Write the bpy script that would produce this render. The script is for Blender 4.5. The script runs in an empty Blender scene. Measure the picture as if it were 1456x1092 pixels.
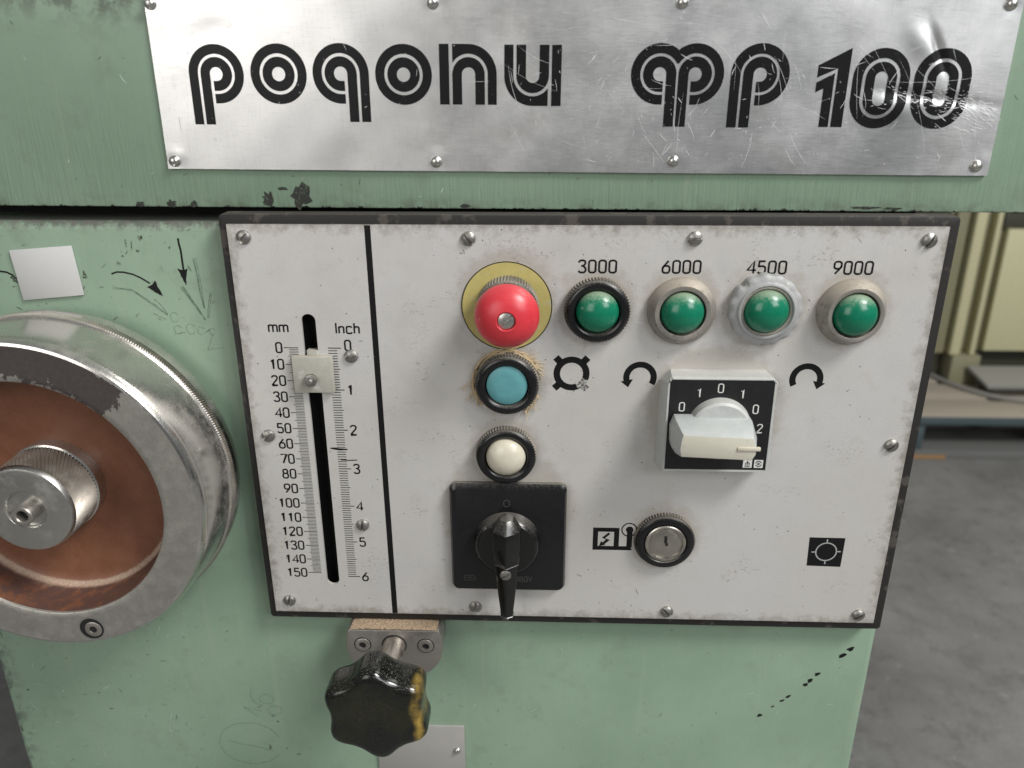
import bpy, bmesh, math, random
from mathutils import Vector, Matrix
from math import sin, cos, pi, sqrt, radians, hypot
random.seed(7)
S = 0.001                      # everything below is laid out in millimetres; panel plate top-left corner = (0,0,0)
H0 = 1.0                       # height of the plate's top edge above the floor, metres
scene = bpy.context.scene
col = scene.collection
def W(x, y, z): return Vector((x*S, y*S, H0 + z*S))

# ------------------------------------------------------------------ camera
cam_d = bpy.data.cameras.new('camera'); cam = bpy.data.objects.new('camera', cam_d); col.objects.link(cam)
pitch, yaw, roll = 0.3645, -0.0364, -0.0024
fw = Vector((sin(yaw)*cos(pitch), cos(yaw)*cos(pitch), -sin(pitch)))
rt0 = Vector((cos(yaw), -sin(yaw), 0)); up0 = rt0.cross(fw)
rt = cos(roll)*rt0 + sin(roll)*up0; up = -sin(roll)*rt0 + cos(roll)*up0
M = Matrix((rt, up, -fw)).transposed().to_4x4(); M.translation = W(168.82, -421.6, 70.97)
cam.matrix_world = M
cam_d.sensor_width = 36; cam_d.lens = 1125/1456*36
cam_d.clip_start = 0.01; cam_d.clip_end = 200
cam_d.dof.use_dof = True; cam_d.dof.focus_distance = 0.465; cam_d.dof.aperture_fstop = 8.0
scene.camera = cam

# ------------------------------------------------------------------ world and lamps (workshop daylight from windows)
world = bpy.data.worlds.new('World'); scene.world = world; world.use_nodes = True
bg = world.node_tree.nodes['Background']; bg.inputs[0].default_value = (0.93, 0.97, 1.0, 1); bg.inputs[1].default_value = 0.14
def area(name, loc, target, sx, sy, power, color):
    d = bpy.data.lights.new(name, 'AREA'); d.shape = 'RECTANGLE'; d.size = sx; d.size_y = sy; d.energy = power; d.color = color
    o = bpy.data.objects.new(name, d); col.objects.link(o); o.location = loc
    o.rotation_euler = (Vector(target) - Vector(loc)).to_track_quat('-Z', 'Y').to_euler(); return o
area('window_light_right', (1.75, -1.9, 2.2), (0.2, 0, 0.85), 1.1, 1.0, 22, (0.97, 0.985, 1.0))
area('window_light_left', (-1.15, -2.2, 1.75), (0.1, 0, 0.9), 1.3, 1.5, 16, (1.0, 0.97, 0.92))
area('roof_light', (2.05, -1.15, 3.35), (0.2, 0, 0.88), 0.9, 0.9, 98, (1.0, 0.985, 0.95))
vs = scene.view_settings
vs.view_transform = 'Standard'; vs.look = 'None'; vs.exposure = 0.25; vs.gamma = 1.0; vs.use_curve_mapping = False

# ------------------------------------------------------------------ material helpers
class N:
    def __init__(s, name, rough=0.5, metal=0.0, base=(0.5,0.5,0.5), spec=0.5, coat=0.0):
        s.m = bpy.data.materials.new(name); s.m.use_nodes = True; s.t = s.m.node_tree
        s.b = s.t.nodes['Principled BSDF']
        s.b.inputs['Roughness'].default_value = rough; s.b.inputs['Metallic'].default_value = metal
        s.b.inputs['Base Color'].default_value = (*base, 1); s.b.inputs['Specular IOR Level'].default_value = spec
        s.b.inputs['Coat Weight'].default_value = coat
        s._p = None
    def node(s, ty, **kw):
        n = s.t.nodes.new(ty)
        for k, v in kw.items(): setattr(n, k, v)
        return n
    def link(s, a, b): s.t.links.new(a, b)
    def put(s, sock, v):
        if hasattr(v, 'node'): s.link(v, sock)
        elif isinstance(v, tuple) and len(v) == 3 and sock.type == 'RGBA': sock.default_value = (*v, 1)
        else: sock.default_value = v
    def pos(s):                                            # world position in mm, zero at the plate corner
        if s._p is None:
            g = s.node('ShaderNodeNewGeometry'); a = s.node('ShaderNodeVectorMath', operation='SUBTRACT'); a.inputs[1].default_value = (0, 0, H0)
            s.link(g.outputs['Position'], a.inputs[0]); c = s.node('ShaderNodeVectorMath', operation='SCALE'); c.inputs['Scale'].default_value = 1000
            s.link(a.outputs[0], c.inputs[0]); s._p = c.outputs[0]
        return s._p
    def obj(s):
        t = s.node('ShaderNodeTexCoord'); c = s.node('ShaderNodeVectorMath', operation='SCALE'); c.inputs['Scale'].default_value = 1000
        s.link(t.outputs['Object'], c.inputs[0]); return c.outputs[0]
    def scale(s, v, sc, off=(0,0,0)):
        m = s.node('ShaderNodeMapping'); m.inputs['Scale'].default_value = sc; m.inputs['Location'].default_value = off; s.link(v, m.inputs[0]); return m.outputs[0]
    def xyz(s, v): n = s.node('ShaderNodeSeparateXYZ'); s.link(v, n.inputs[0]); return n.outputs
    def noise(s, vec, scale, detail=3, rough=0.55, dist=0.0):
        n = s.node('ShaderNodeTexNoise'); n.inputs['Scale'].default_value = scale; n.inputs['Detail'].default_value = detail
        n.inputs['Roughness'].default_value = rough; n.inputs['Distortion'].default_value = dist; s.link(vec, n.inputs['Vector']); return n.outputs[0]
    def voro(s, vec, scale, feature='F1'):
        n = s.node('ShaderNodeTexVoronoi', feature=feature); n.inputs['Scale'].default_value = scale; s.link(vec, n.inputs['Vector']); return n.outputs[0]
    def ramp(s, f, stops):
        n = s.node('ShaderNodeValToRGB'); e = n.color_ramp.elements
        while len(e) < len(stops): e.new(0.5)
        for i, (p, c) in enumerate(stops):
            e[i].position = p; c = (c, c, c) if not isinstance(c, tuple) else c; e[i].color = (*c, 1)
        s.put(n.inputs[0], f); return n.outputs[0]
    def mix(s, f, a, b, mode='MIX'):
        n = s.node('ShaderNodeMix', data_type='RGBA', blend_type=mode); s.put(n.inputs[0], f); s.put(n.inputs[6], a); s.put(n.inputs[7], b); return n.outputs[2]
    def ma(s, op, a, b=0.0, c=0.0, clamp=False):
        n = s.node('ShaderNodeMath', operation=op, use_clamp=clamp); s.put(n.inputs[0], a); s.put(n.inputs[1], b); s.put(n.inputs[2], c); return n.outputs[0]
    def step(s, v, a, b):                                  # smooth 0..1 between a and b
        n = s.node('ShaderNodeMapRange', interpolation_type='SMOOTHSTEP'); s.put(n.inputs[0], v); n.inputs[1].default_value = a; n.inputs[2].default_value = b; return n.outputs[0]
    def bump(s, h, strength=0.3, dist=0.1, nrm=None):
        n = s.node('ShaderNodeBump'); n.inputs['Strength'].default_value = strength; n.inputs['Distance'].default_value = dist*S; s.put(n.inputs['Height'], h)
        if nrm is not None: s.link(nrm, n.inputs['Normal'])
        return n.outputs[0]
    def normal_z(s):
        g = s.node('ShaderNodeNewGeometry'); return s.xyz(g.outputs['Normal'])[2]
    def out(s, color=None, rough=None, metal=None, normal=None):
        for k, v in (('Base Color', color), ('Roughness', rough), ('Metallic', metal), ('Normal', normal)):
            if v is not None: s.put(s.b.inputs[k], v)
        return s.m

def mat_green(name, ripple):
    n = N(name, 0.42); p = n.pos(); x, y, z = n.xyz(p)
    big = n.noise(p, 0.011, 4, 0.6); mid = n.noise(p, 0.05, 5, 0.65); fine = n.noise(p, 0.6, 3)
    c = n.mix(n.step(big, 0.35, 0.68), (0.212, 0.303, 0.219), (0.244, 0.341, 0.250))
    c = n.mix(n.ma('MULTIPLY', n.step(mid, 0.52, 0.80), 0.42), c, (0.165, 0.205, 0.140))         # greasy film
    c = n.mix(n.ma('MULTIPLY', n.step(fine, 0.55, 0.8), 0.18), c, (0.13, 0.17, 0.12))
    st = n.noise(n.scale(p, (0.9, 1, 0.05)), 0.16, 4)                                           # vertical runs
    c = n.mix(n.ma('MULTIPLY', n.step(st, 0.56, 0.75), 0.28), c, (0.30, 0.36, 0.25))
    sp = n.voro(p, 0.085); spn = n.noise(p, 0.9, 2)                                             # small knocks
    c = n.mix(n.step(n.ma('ADD', sp, n.ma('MULTIPLY', spn, 0.06)), 0.060, 0.045), c, (0.07, 0.075, 0.06))
    if ripple:
        e = n.ma('SUBTRACT', z, n.ma('MULTIPLY_ADD', x, -0.0038, 7.15))                          # height above the lower edge
        ed = n.ma('ADD', e, n.ma('MULTIPLY', n.ma('SUBTRACT', n.noise(n.scale(p, (1, 1, 0.6)), 0.16, 5, 0.7), 0.5), -11))
        chip = n.step(ed, 0.3, -0.5)
        grime = n.ma('MULTIPLY', n.step(e, 9.0, 0.0), n.step(n.noise(p, 0.12, 4), 0.40, 0.70))
        c = n.mix(n.ma('MULTIPLY', grime, 0.55), c, (0.10, 0.105, 0.08))
        c = n.mix(chip, c, (0.022, 0.022, 0.02))
        tg = n.ma('MULTIPLY', n.step(n.ma('SUBTRACT', z, n.ma('MULTIPLY', x, -0.10)), 88, 108), n.step(x, -20, -50))
        tg = n.ma('MULTIPLY', tg, n.step(n.noise(p, 0.10, 5, 0.7), 0.42, 0.62))
        c = n.mix(n.ma('MULTIPLY', tg, 0.8), c, (0.06, 0.06, 0.05))
        rp = n.noise(n.scale(p, (1, 1, 0.07)), 0.5, 2, 0.5, 0.6)
        lo = n.step(z, 80, 20)
        h = n.ma('MULTIPLY', rp, n.ma('MULTIPLY_ADD', lo, 0.92, 0.08))
        nb = n.bump(h, 0.32, 0.8)
    else:
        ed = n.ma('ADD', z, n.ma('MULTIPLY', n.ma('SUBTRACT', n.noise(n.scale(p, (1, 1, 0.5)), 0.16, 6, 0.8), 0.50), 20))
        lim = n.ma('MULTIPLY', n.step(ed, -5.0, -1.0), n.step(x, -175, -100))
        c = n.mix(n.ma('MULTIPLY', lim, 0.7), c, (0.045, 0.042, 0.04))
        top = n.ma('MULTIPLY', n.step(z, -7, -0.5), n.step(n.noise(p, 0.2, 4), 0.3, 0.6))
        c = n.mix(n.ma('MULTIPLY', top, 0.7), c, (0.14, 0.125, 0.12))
        le = n.ma('MULTIPLY', n.step(x, -190, -206), n.step(n.noise(p, 0.14, 5, 0.7), 0.42, 0.6))
        c = n.mix(n.ma('MULTIPLY', le, 0.75), c, (0.07, 0.075, 0.065))
        nb = n.bump(n.noise(n.scale(p, (1, 1, 0.4)), 0.35, 3), 0.25, 0.35)
    nb = n.bump(fine, 0.08, 0.15, nb)
    r = n.ramp(mid, [(0.3, 0.34), (0.75, 0.58)])
    return n.out(c, r, normal=nb)

def mat_aluminium(name, base=(0.86,0.855,0.85), rough=(0.30,0.44), bumps=0.12):
    n = N(name, 0.35, 1.0); p = n.pos()
    br = n.noise(n.scale(p, (0.05, 1, 1.0)), 3.0, 3, 0.7); br2 = n.noise(n.scale(p, (1.0, 1, 0.05)), 2.2, 3, 0.7)
    big = n.noise(p, 0.022, 4, 0.6); sp = n.noise(p, 1.3, 3, 0.7)
    c = n.mix(n.step(big, 0.35, 0.7), tuple(b*0.93 for b in base), base)
    c = n.mix(n.ma('MULTIPLY', n.step(n.noise(p, 0.03, 5, 0.65), 0.56, 0.75), 0.35), c, (0.60, 0.56, 0.47))
    c = n.mix(n.ma('MULTIPLY', n.step(sp, 0.62, 0.8), 0.45), c, (0.30, 0.29, 0.28))
    c = n.mix(n.ma('MULTIPLY', n.step(n.ma('MULTIPLY', n.ma('ADD', br, br2), 0.5), 0.50, 0.68), 0.5), c, (0.52, 0.515, 0.52))
    r = n.ma('ADD', n.ramp(big, [(0.3, rough[0]), (0.75, rough[1])]), n.ma('MULTIPLY', n.ma('SUBTRACT', br, 0.5), 0.22))
    h = n.ma('ADD', n.ma('MULTIPLY', br, 0.6), n.ma('MULTIPLY', br2, 0.7))
    nb = n.bump(n.ma('ADD', h, n.ma('MULTIPLY', sp, 0.5)), bumps, 0.10)
    return n.out(c, r, normal=nb)

def mat_faceplate():
    n = N('silver_paint', 0.45, 0.38); p = n.pos(); x, y, z = n.xyz(p)
    big = n.noise(p, 0.012, 4, 0.6); mid = n.noise(p, 0.05, 6, 0.7); fine = n.noise(p, 1.6, 3, 0.7); str_ = n.noise(n.scale(p, (1, 1, 0.06)), 0.5, 4)
    c = n.mix(n.step(big, 0.3, 0.7), (0.63, 0.61, 0.58), (0.66, 0.65, 0.645))
    c = n.mix(n.ma('MULTIPLY', n.step(mid, 0.52, 0.80), 0.40), c, (0.40, 0.36, 0.30))
    c = n.mix(n.ma('MULTIPLY', n.step(str_, 0.55, 0.80), 0.12), c, (0.42, 0.41, 0.40))
    c = n.mix(n.ma('MULTIPLY', n.step(fine, 0.46, 0.70), 0.42), c, (0.42, 0.40, 0.38))
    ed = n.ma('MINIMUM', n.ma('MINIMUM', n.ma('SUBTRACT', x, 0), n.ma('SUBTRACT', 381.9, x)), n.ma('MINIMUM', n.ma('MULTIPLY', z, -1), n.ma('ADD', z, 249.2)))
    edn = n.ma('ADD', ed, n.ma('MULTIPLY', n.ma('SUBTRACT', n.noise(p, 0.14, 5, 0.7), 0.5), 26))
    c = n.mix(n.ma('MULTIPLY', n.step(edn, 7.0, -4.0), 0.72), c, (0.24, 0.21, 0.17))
    vo = n.voro(p, 0.11); c = n.mix(n.step(n.ma('ADD', vo, n.ma('MULTIPLY', n.noise(p, 1.2, 2), 0.07)), 0.088, 0.064), c, (0.10, 0.095, 0.085))
    patch = n.ma('MULTIPLY', n.step(n.noise(p, 0.035, 4, 0.6), 0.55, 0.66), n.step(n.noise(n.scale(p, (0.7,1,1.2)), 0.55, 5, 0.75), 0.52, 0.62))
    c = n.mix(n.ma('MULTIPLY', patch, 0.5), c, (0.22, 0.19, 0.15))
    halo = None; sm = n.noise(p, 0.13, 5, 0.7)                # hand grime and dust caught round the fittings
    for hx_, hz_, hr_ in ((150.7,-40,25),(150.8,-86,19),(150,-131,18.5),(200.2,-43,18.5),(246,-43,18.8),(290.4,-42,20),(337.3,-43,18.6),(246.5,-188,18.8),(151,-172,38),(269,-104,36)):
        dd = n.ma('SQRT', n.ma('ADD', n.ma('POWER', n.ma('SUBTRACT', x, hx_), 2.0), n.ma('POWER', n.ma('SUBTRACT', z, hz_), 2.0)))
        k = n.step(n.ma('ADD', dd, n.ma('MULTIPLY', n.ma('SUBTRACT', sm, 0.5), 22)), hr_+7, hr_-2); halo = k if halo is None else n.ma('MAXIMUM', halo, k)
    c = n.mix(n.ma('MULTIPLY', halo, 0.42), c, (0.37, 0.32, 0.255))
    r = n.ramp(mid, [(0.3, 0.38), (0.7, 0.54)])
    return n.out(c, r, normal=n.bump(n.ma('ADD', fine, mid), 0.12, 0.12))

def mat_ink(name, color=(0.006,0.006,0.0065), worn=None, wear=(0.62, 0.72), rough=0.45):
    n = N(name, rough, base=color, spec=0.25); p = n.pos()
    f = n.noise(p, 1.1, 4, 0.75); c = n.mix(n.ma('MULTIPLY', n.step(f, 0.45, 0.8), 0.35), color, tuple(min(1, v*2+0.012) for v in color))
    if worn: c = n.mix(n.step(n.noise(p, 0.7, 6, 0.8), *wear), c, worn)
    return n.out(c, rough)

def mat_plastic(name, color, rough=0.25, dust=0.5, dustc=(0.33,0.29,0.24), coat=0.0, blotch=None):
    n = N(name, rough, coat=coat); p = n.pos(); nz = n.normal_z()
    f = n.noise(p, 0.9, 4, 0.7); g = n.noise(p, 0.22, 4, 0.6)
    c = n.mix(n.step(g, 0.3, 0.75), tuple(v*0.9 for v in color), color)
    if blotch: c = n.mix(n.step(n.noise(p, 0.10, 4, 0.6), 0.56, 0.66), c, blotch)
    d = n.ma('MULTIPLY', n.step(n.ma('ADD', nz, n.ma('MULTIPLY', n.ma('SUBTRACT', f, 0.5), 0.9)), 0.35, 0.95), dust)
    sp = n.ma('MULTIPLY', n.step(n.noise(p, 2.2, 2, 0.6), 0.66, 0.74), dust*0.5)
    d = n.ma('MAXIMUM', d, sp); c = n.mix(d, c, dustc)
    r = n.ma('ADD', n.ma('MULTIPLY_ADD', d, 0.5, rough), n.ma('MULTIPLY', n.ma('SUBTRACT', g, 0.5), 0.2))
    return n.out(c, r, normal=n.bump(f, 0.05, 0.1))

def mat_metal(name, base=(0.55,0.54,0.52), rough=0.35, dirt=0.4, dirtc=(0.12,0.10,0.08), scale=0.25, metal=1.0, dust=0.0):
    n = N(name, rough, metal); p = n.pos(); f = n.noise(p, scale, 5, 0.7); g = n.noise(p, 1.5, 3, 0.7)
    d = n.ma('MULTIPLY', n.step(f, 0.48, 0.72), dirt)
    d = n.ma('MAXIMUM', d, n.ma('MULTIPLY', n.step(g, 0.60, 0.72), dirt*0.8))
    c = n.mix(d, base, dirtc); mm = n.ma('SUBTRACT', metal, n.ma('MULTIPLY', d, 0.7), clamp=True)
    r = n.ma('MULTIPLY_ADD', d, 0.35, n.ma('MULTIPLY_ADD', g, 0.2, rough-0.1))
    if dust:
        nz = n.normal_z(); k = n.ma('MULTIPLY', n.step(n.ma('ADD', nz, n.ma('MULTIPLY', n.ma('SUBTRACT', f, 0.5), 0.8)), 0.2, 0.7), dust)
        c = n.mix(k, c, (0.46, 0.38, 0.29)); mm = n.ma('MULTIPLY', mm, n.ma('SUBTRACT', 1.0, k)); r = n.ma('MULTIPLY_ADD', k, 0.4, r)
    return n.out(c, r, mm, n.bump(g, 0.12, 0.1))

MT = {}
MT['green_beam'] = mat_green('green_paint_beam', True)
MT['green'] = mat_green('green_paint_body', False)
MT['alu'] = mat_aluminium('riveted_aluminium')
MT['alu2'] = mat_aluminium('plain_aluminium', (0.68,0.68,0.68), (0.38,0.5), 0.08)
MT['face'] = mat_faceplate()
MT['ink'] = mat_ink('black_print', worn=(0.45,0.44,0.42), wear=(0.66,0.74))
MT['ink_plate'] = mat_ink('black_enamel', (0.006,0.006,0.007), worn=(0.42,0.42,0.44), wear=(0.63,0.72), rough=0.38)
MT['ink_worn'] = mat_ink('rubbed_print', (0.02,0.02,0.02), worn=(0.5,0.49,0.47), wear=(0.42,0.60))
MT['pencil'] = mat_ink('pencil_line', (0.10,0.13,0.10), worn=(0.22,0.34,0.24), wear=(0.48,0.6))
MT['white_ink'] = mat_ink('white_print', (0.62,0.62,0.60), rough=0.5)
MT['chip'] = mat_ink('bare_primer', (0.035,0.033,0.03), worn=(0.20,0.27,0.19), wear=(0.46,0.56), rough=0.6)
MT['smear'] = mat_ink('dark_oil_smear', (0.03,0.032,0.028), worn=(0.18,0.25,0.17), wear=(0.54,0.70), rough=0.5)
MT['scratch'] = N('bright_scratch', 0.45, 0.45, (0.80,0.80,0.81)).m  # scratch wear; the glint of its edges is put into the pale colour
MT['scratch_pale'] = N('pale_scratch', 0.5, 0, (0.50,0.58,0.50)).m
MT['scratch_dark'] = N('dark_scratch', 0.6, 0, (0.07,0.08,0.065)).m
MT['rubber'] = mat_plastic('black_rubber', (0.013,0.012,0.011), 0.6, 0.30, (0.12,0.108,0.094), blotch=(0.055,0.047,0.040))
MT['black'] = mat_plastic('black_plastic', (0.008,0.008,0.009), 0.24, 0.6, (0.20,0.185,0.16))
MT['black_gloss'] = mat_plastic('glossy_black_bakelite', (0.008,0.008,0.008), 0.16, 0.28, (0.30,0.28,0.25))
MT['collar'] = mat_plastic('dusty_black_collar', (0.014,0.013,0.013), 0.5, 0.8, (0.30,0.27,0.225))
MT['red'] = mat_plastic('red_plastic', (0.60,0.036,0.050), 0.34, 0.08, (0.6,0.3,0.3))
MT['greenb'] = mat_plastic('green_plastic', (0.004,0.165,0.090), 0.20, 0.65, (0.33,0.36,0.26))
MT['cyan'] = mat_plastic('turquoise_plastic', (0.105,0.31,0.33), 0.45, 0.15, (0.3,0.4,0.4))
MT['ivory'] = mat_plastic('ivory_plastic', (0.60,0.565,0.46), 0.28, 0.2, (0.45,0.38,0.26))
MT['greyp'] = mat_plastic('light_grey_plastic', (0.47,0.485,0.475), 0.42, 0.22, (0.40,0.37,0.31), blotch=(0.45,0.45,0.42))
MT['dial'] = mat_plastic('dial_black', (0.010,0.010,0.011), 0.42, 0.25, (0.2,0.2,0.19))
MT['yellow'] = mat_plastic('yellow_foil', (0.50,0.425,0.155), 0.42, 0.2, (0.35,0.3,0.14), blotch=(0.46,0.42,0.24))
MT['steel'] = mat_metal('screw_steel', (0.34,0.33,0.31), 0.42, 0.75)
MT['dark'] = N('dark_recess', 0.8, 0, (0.006,0.006,0.006)).m
MT['cone'] = mat_metal('dusty_alloy', (0.32,0.30,0.27), 0.48, 0.8, (0.10,0.085,0.07), 0.35, 0.6, dust=0.32)
MT['nutgrey'] = mat_metal('grey_alloy', (0.33,0.335,0.335), 0.55, 0.35, (0.16,0.16,0.155), 0.3, 0.1)
MT['chrome'] = mat_metal('worn_chrome', (0.64,0.625,0.595), 0.20, 0.28, (0.32,0.28,0.23), 0.05, dust=0.10)
MT['hub'] = mat_metal('hub_steel', (0.60,0.59,0.56), 0.30, 0.22, (0.3,0.27,0.22), 0.08)
MT['knurl'] = mat_metal('knurled_steel', (0.46,0.43,0.39), 0.35, 0.75, (0.10,0.08,0.065), 0.12, dust=0.15)
MT['flange'] = mat_metal('flange_steel', (0.40,0.375,0.345), 0.42, 0.4, (0.16,0.13,0.10), 0.12, 0.9)
MT['nylon'] = mat_plastic('yellowed_nylon', (0.48,0.465,0.41), 0.4, 0.15, (0.42,0.30,0.16), blotch=(0.60,0.58,0.53))
_n = MT['nylon'].node_tree.nodes['Principled BSDF']; _n.inputs['Transmission Weight'].default_value = 0.18; _n.inputs['IOR'].default_value = 1.3   # milky nylon
def mat_ring():
    n = N('cast_ring', 0.4, 0.85); o = n.obj(); x, y, z = n.xyz(o); p = n.pos()
    r = n.ma('SQRT', n.ma('ADD', n.ma('MULTIPLY', x, x), n.ma('MULTIPLY', z, z)))
    pit = n.step(n.noise(p, 0.42, 6, 0.9), 0.53, 0.60); f = n.noise(p, 0.12, 5, 0.65)
    c = n.mix(n.step(f, 0.35, 0.7), (0.405, 0.39, 0.36), (0.455, 0.44, 0.405)); c = n.mix(n.ma('MULTIPLY', pit, 0.5), c, (0.12, 0.10, 0.08))
    # dark primer still clinging to the upper left of the ring, ragged edge
    th = n.ma('ARCTAN2', z, x)
    jag = n.ma('MULTIPLY', n.ma('SUBTRACT', n.noise(p, 0.11, 6, 0.75), 0.5), 26)
    w = n.ma('SUBTRACT', 15.5, n.ma('ABSOLUTE', n.ma('SUBTRACT', r, n.ma('MULTIPLY_ADD', n.ma('SUBTRACT', th, 1.15), 4.0, 83.5))))
    lim = n.ma('MINIMUM', n.ma('ADD', w, jag), n.ma('ADD', n.ma('MULTIPLY', n.ma('SUBTRACT', th, 0.74), 60), jag))
    lim = n.ma('MINIMUM', lim, n.ma('MULTIPLY', n.ma('SUBTRACT', 3.0, th), 60))
    k = n.step(lim, 4.0, 4.9)
    c = n.mix(k, c, n.mix(n.noise(p, 0.4, 4), (0.035, 0.028, 0.027), (0.075, 0.062, 0.06)))
    met = n.ma('SUBTRACT', 0.85, n.ma('ADD', n.ma('MULTIPLY', k, 0.85), n.ma('MULTIPLY', pit, 0.3)), clamp=True)
    return n.out(c, n.ramp(f, [(0.3, 0.42), (0.7, 0.56)]), met, n.bump(n.ma('SUBTRACT', n.noise(p, 0.9, 3), n.ma('MULTIPLY', pit, 0.6)), 0.2, 0.2))
MT['ring'] = mat_ring()
def mat_bowl():
    n = N('brown_hammered_paint', 0.35); o = n.obj(); x, y, z = n.xyz(o); p = n.pos()
    r = n.ma('SQRT', n.ma('ADD', n.ma('MULTIPLY', x, x), n.ma('MULTIPLY', z, z)))
    f = n.noise(p, 0.10, 5, 0.65); g = n.noise(p, 0.8, 4, 0.7)
    c = n.mix(n.step(f, 0.3, 0.75), (0.172, 0.067, 0.034), (0.205, 0.084, 0.045))
    c = n.mix(n.ma('MULTIPLY', n.step(g, 0.58, 0.75), 0.4), c, (0.30, 0.20, 0.14))
    jag = n.ma('MULTIPLY', n.ma('SUBTRACT', n.noise(p, 0.13, 5, 0.7), 0.5), 7)
    band = n.step(n.ma('ABSOLUTE', n.ma('ADD', n.ma('SUBTRACT', r, 67.6), n.ma('MULTIPLY', jag, 0.35))), 2.2, 0.5)
    dust = n.ma('MULTIPLY', n.ma('MULTIPLY', band, n.step(z, -18, -40)), n.ma('MULTIPLY_ADD', n.step(g, 0.3, 0.6), 0.5, 0.4))
    c = n.mix(dust, c, (0.44, 0.34, 0.26))
    oily = n.ma('MULTIPLY', n.step(r, 68.4, 69.4), n.step(z, -10, -40)); c = n.mix(n.ma('MULTIPLY', oily, n.step(f, 0.3, 0.55)), c, (0.085, 0.045, 0.036))
    return n.out(c, n.ma('MULTIPLY_ADD', dust, 0.4, n.ramp(f, [(0.3, 0.36), (0.7, 0.48)])), normal=n.bump(g, 0.15, 0.25))
MT['bowl'] = mat_bowl()
def mat_sawdust():
    n = N('sawdust', 0.85); p = n.pos(); f = n.noise(p, 1.6, 3, 0.8); g = n.voro(p, 1.1)
    c = n.ramp(f, [(0.30, (0.13,0.09,0.06)), (0.5, (0.36,0.26,0.17)), (0.68, (0.62,0.48,0.34))])
    return n.out(c, 0.9, normal=n.bump(n.ma('ADD', f, g), 0.8, 0.8))
MT['sawdust'] = mat_sawdust()
def mat_star():
    n = N('star_grip_bakelite', 0.14); p = n.pos(); x, y, z = n.xyz(p); nz = n.normal_z()
    w = n.ma('MULTIPLY', n.step(n.ma('ABSOLUTE', n.ma('SUBTRACT', n.ma('ADD', x, n.ma('MULTIPLY', n.noise(p, 0.06, 4), 12)), 107.4)), 4.2, 0.0), n.step(n.noise(p, 0.05, 4, 0.6), 0.34, 0.62))
    c = n.mix(w, (0.006, 0.007, 0.006), (0.30, 0.20, 0.04))                         # yellow resin worn through on one side
    ol = n.step(n.noise(p, 0.035, 3), 0.5, 0.66); c = n.mix(n.ma('MULTIPLY', ol, 0.6), c, (0.018, 0.019, 0.007))
    d = n.ma('MULTIPLY', n.step(n.noise(p, 1.7, 3, 0.7), 0.60, 0.70), n.ma('MULTIPLY_ADD', n.step(nz, 0.2, 0.8), 0.75, 0.12))
    c = n.mix(d, c, (0.46, 0.42, 0.36))
    return n.out(c, n.ma('MULTIPLY_ADD', d, 0.5, n.ramp(n.noise(p, 0.3, 4), [(0.3, 0.10), (0.7, 0.24)])), normal=n.bump(n.noise(p, 0.5, 3), 0.06, 0.3))
MT['star'] = mat_star()
def mat_floor():
    n = N('concrete_floor', 0.75); p = n.pos()
    c = n.ramp(n.noise(p, 0.004, 6, 0.65), [(0.3, (0.17,0.166,0.158)), (0.7, (0.285,0.282,0.275))])
    c = n.mix(n.ma('MULTIPLY', n.step(n.noise(p, 0.014, 6, 0.75), 0.48, 0.70), 0.55), c, (0.105, 0.098, 0.088))
    c = n.mix(n.ma('MULTIPLY', n.step(n.noise(p, 0.03, 5, 0.7), 0.60, 0.70), 0.6), c, (0.37, 0.366, 0.355))
    c = n.mix(n.ma('MULTIPLY', n.step(n.noise(p, 0.045, 3, 0.6), 0.66, 0.72), 0.6), c, (0.07, 0.066, 0.06))
    c = n.mix(n.ma('MULTIPLY', n.step(n.noise(p, 0.25, 4, 0.8), 0.45, 0.65), 0.35), c, (0.10, 0.097, 0.09))
    return n.out(c, 0.7, normal=n.bump(n.noise(p, 0.1, 5, 0.7), 0.5, 3))
MT['floor'] = mat_floor()
def mat_wood(name, a, b):
    n = N(name, 0.75); p = n.pos(); c = n.mix(n.noise(n.scale(p, (0.05, 1, 1)), 0.06, 5, 0.7), a, b); return n.out(c, 0.75)
MT['wood'] = mat_wood('pallet_wood', (0.32,0.28,0.22), (0.52,0.46,0.38))
MT['wood_blue'] = mat_wood('blue_painted_wood', (0.04,0.062,0.072), (0.10,0.135,0.145))
MT['wood_grey'] = mat_wood('grey_weathered_wood', (0.13,0.135,0.13), (0.20,0.20,0.19))
MT['wood_orange'] = mat_wood('raw_orange_wood', (0.30,0.17,0.07), (0.42,0.26,0.12))
MT['cab'] = mat_plastic('cream_enamel', (0.66,0.63,0.40), 0.5, 0.1, (0.4,0.38,0.25))
MT['cab_dark'] = mat_plastic('olive_enamel', (0.30,0.285,0.18), 0.5, 0.2, (0.2,0.18,0.12))
MT['cab_base'] = mat_plastic('dark_olive_base', (0.06,0.058,0.04), 0.6, 0.2, (0.12,0.11,0.08))
MT['slab'] = mat_plastic('grey_sheet', (0.30,0.30,0.27), 0.5, 0.2)
MT['cable'] = mat_plastic('grey_cable', (0.27,0.26,0.24), 0.5, 0.1)
MT['straw'] = mat_wood('frayed_twine', (0.46,0.34,0.19), (0.68,0.55,0.36))

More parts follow.
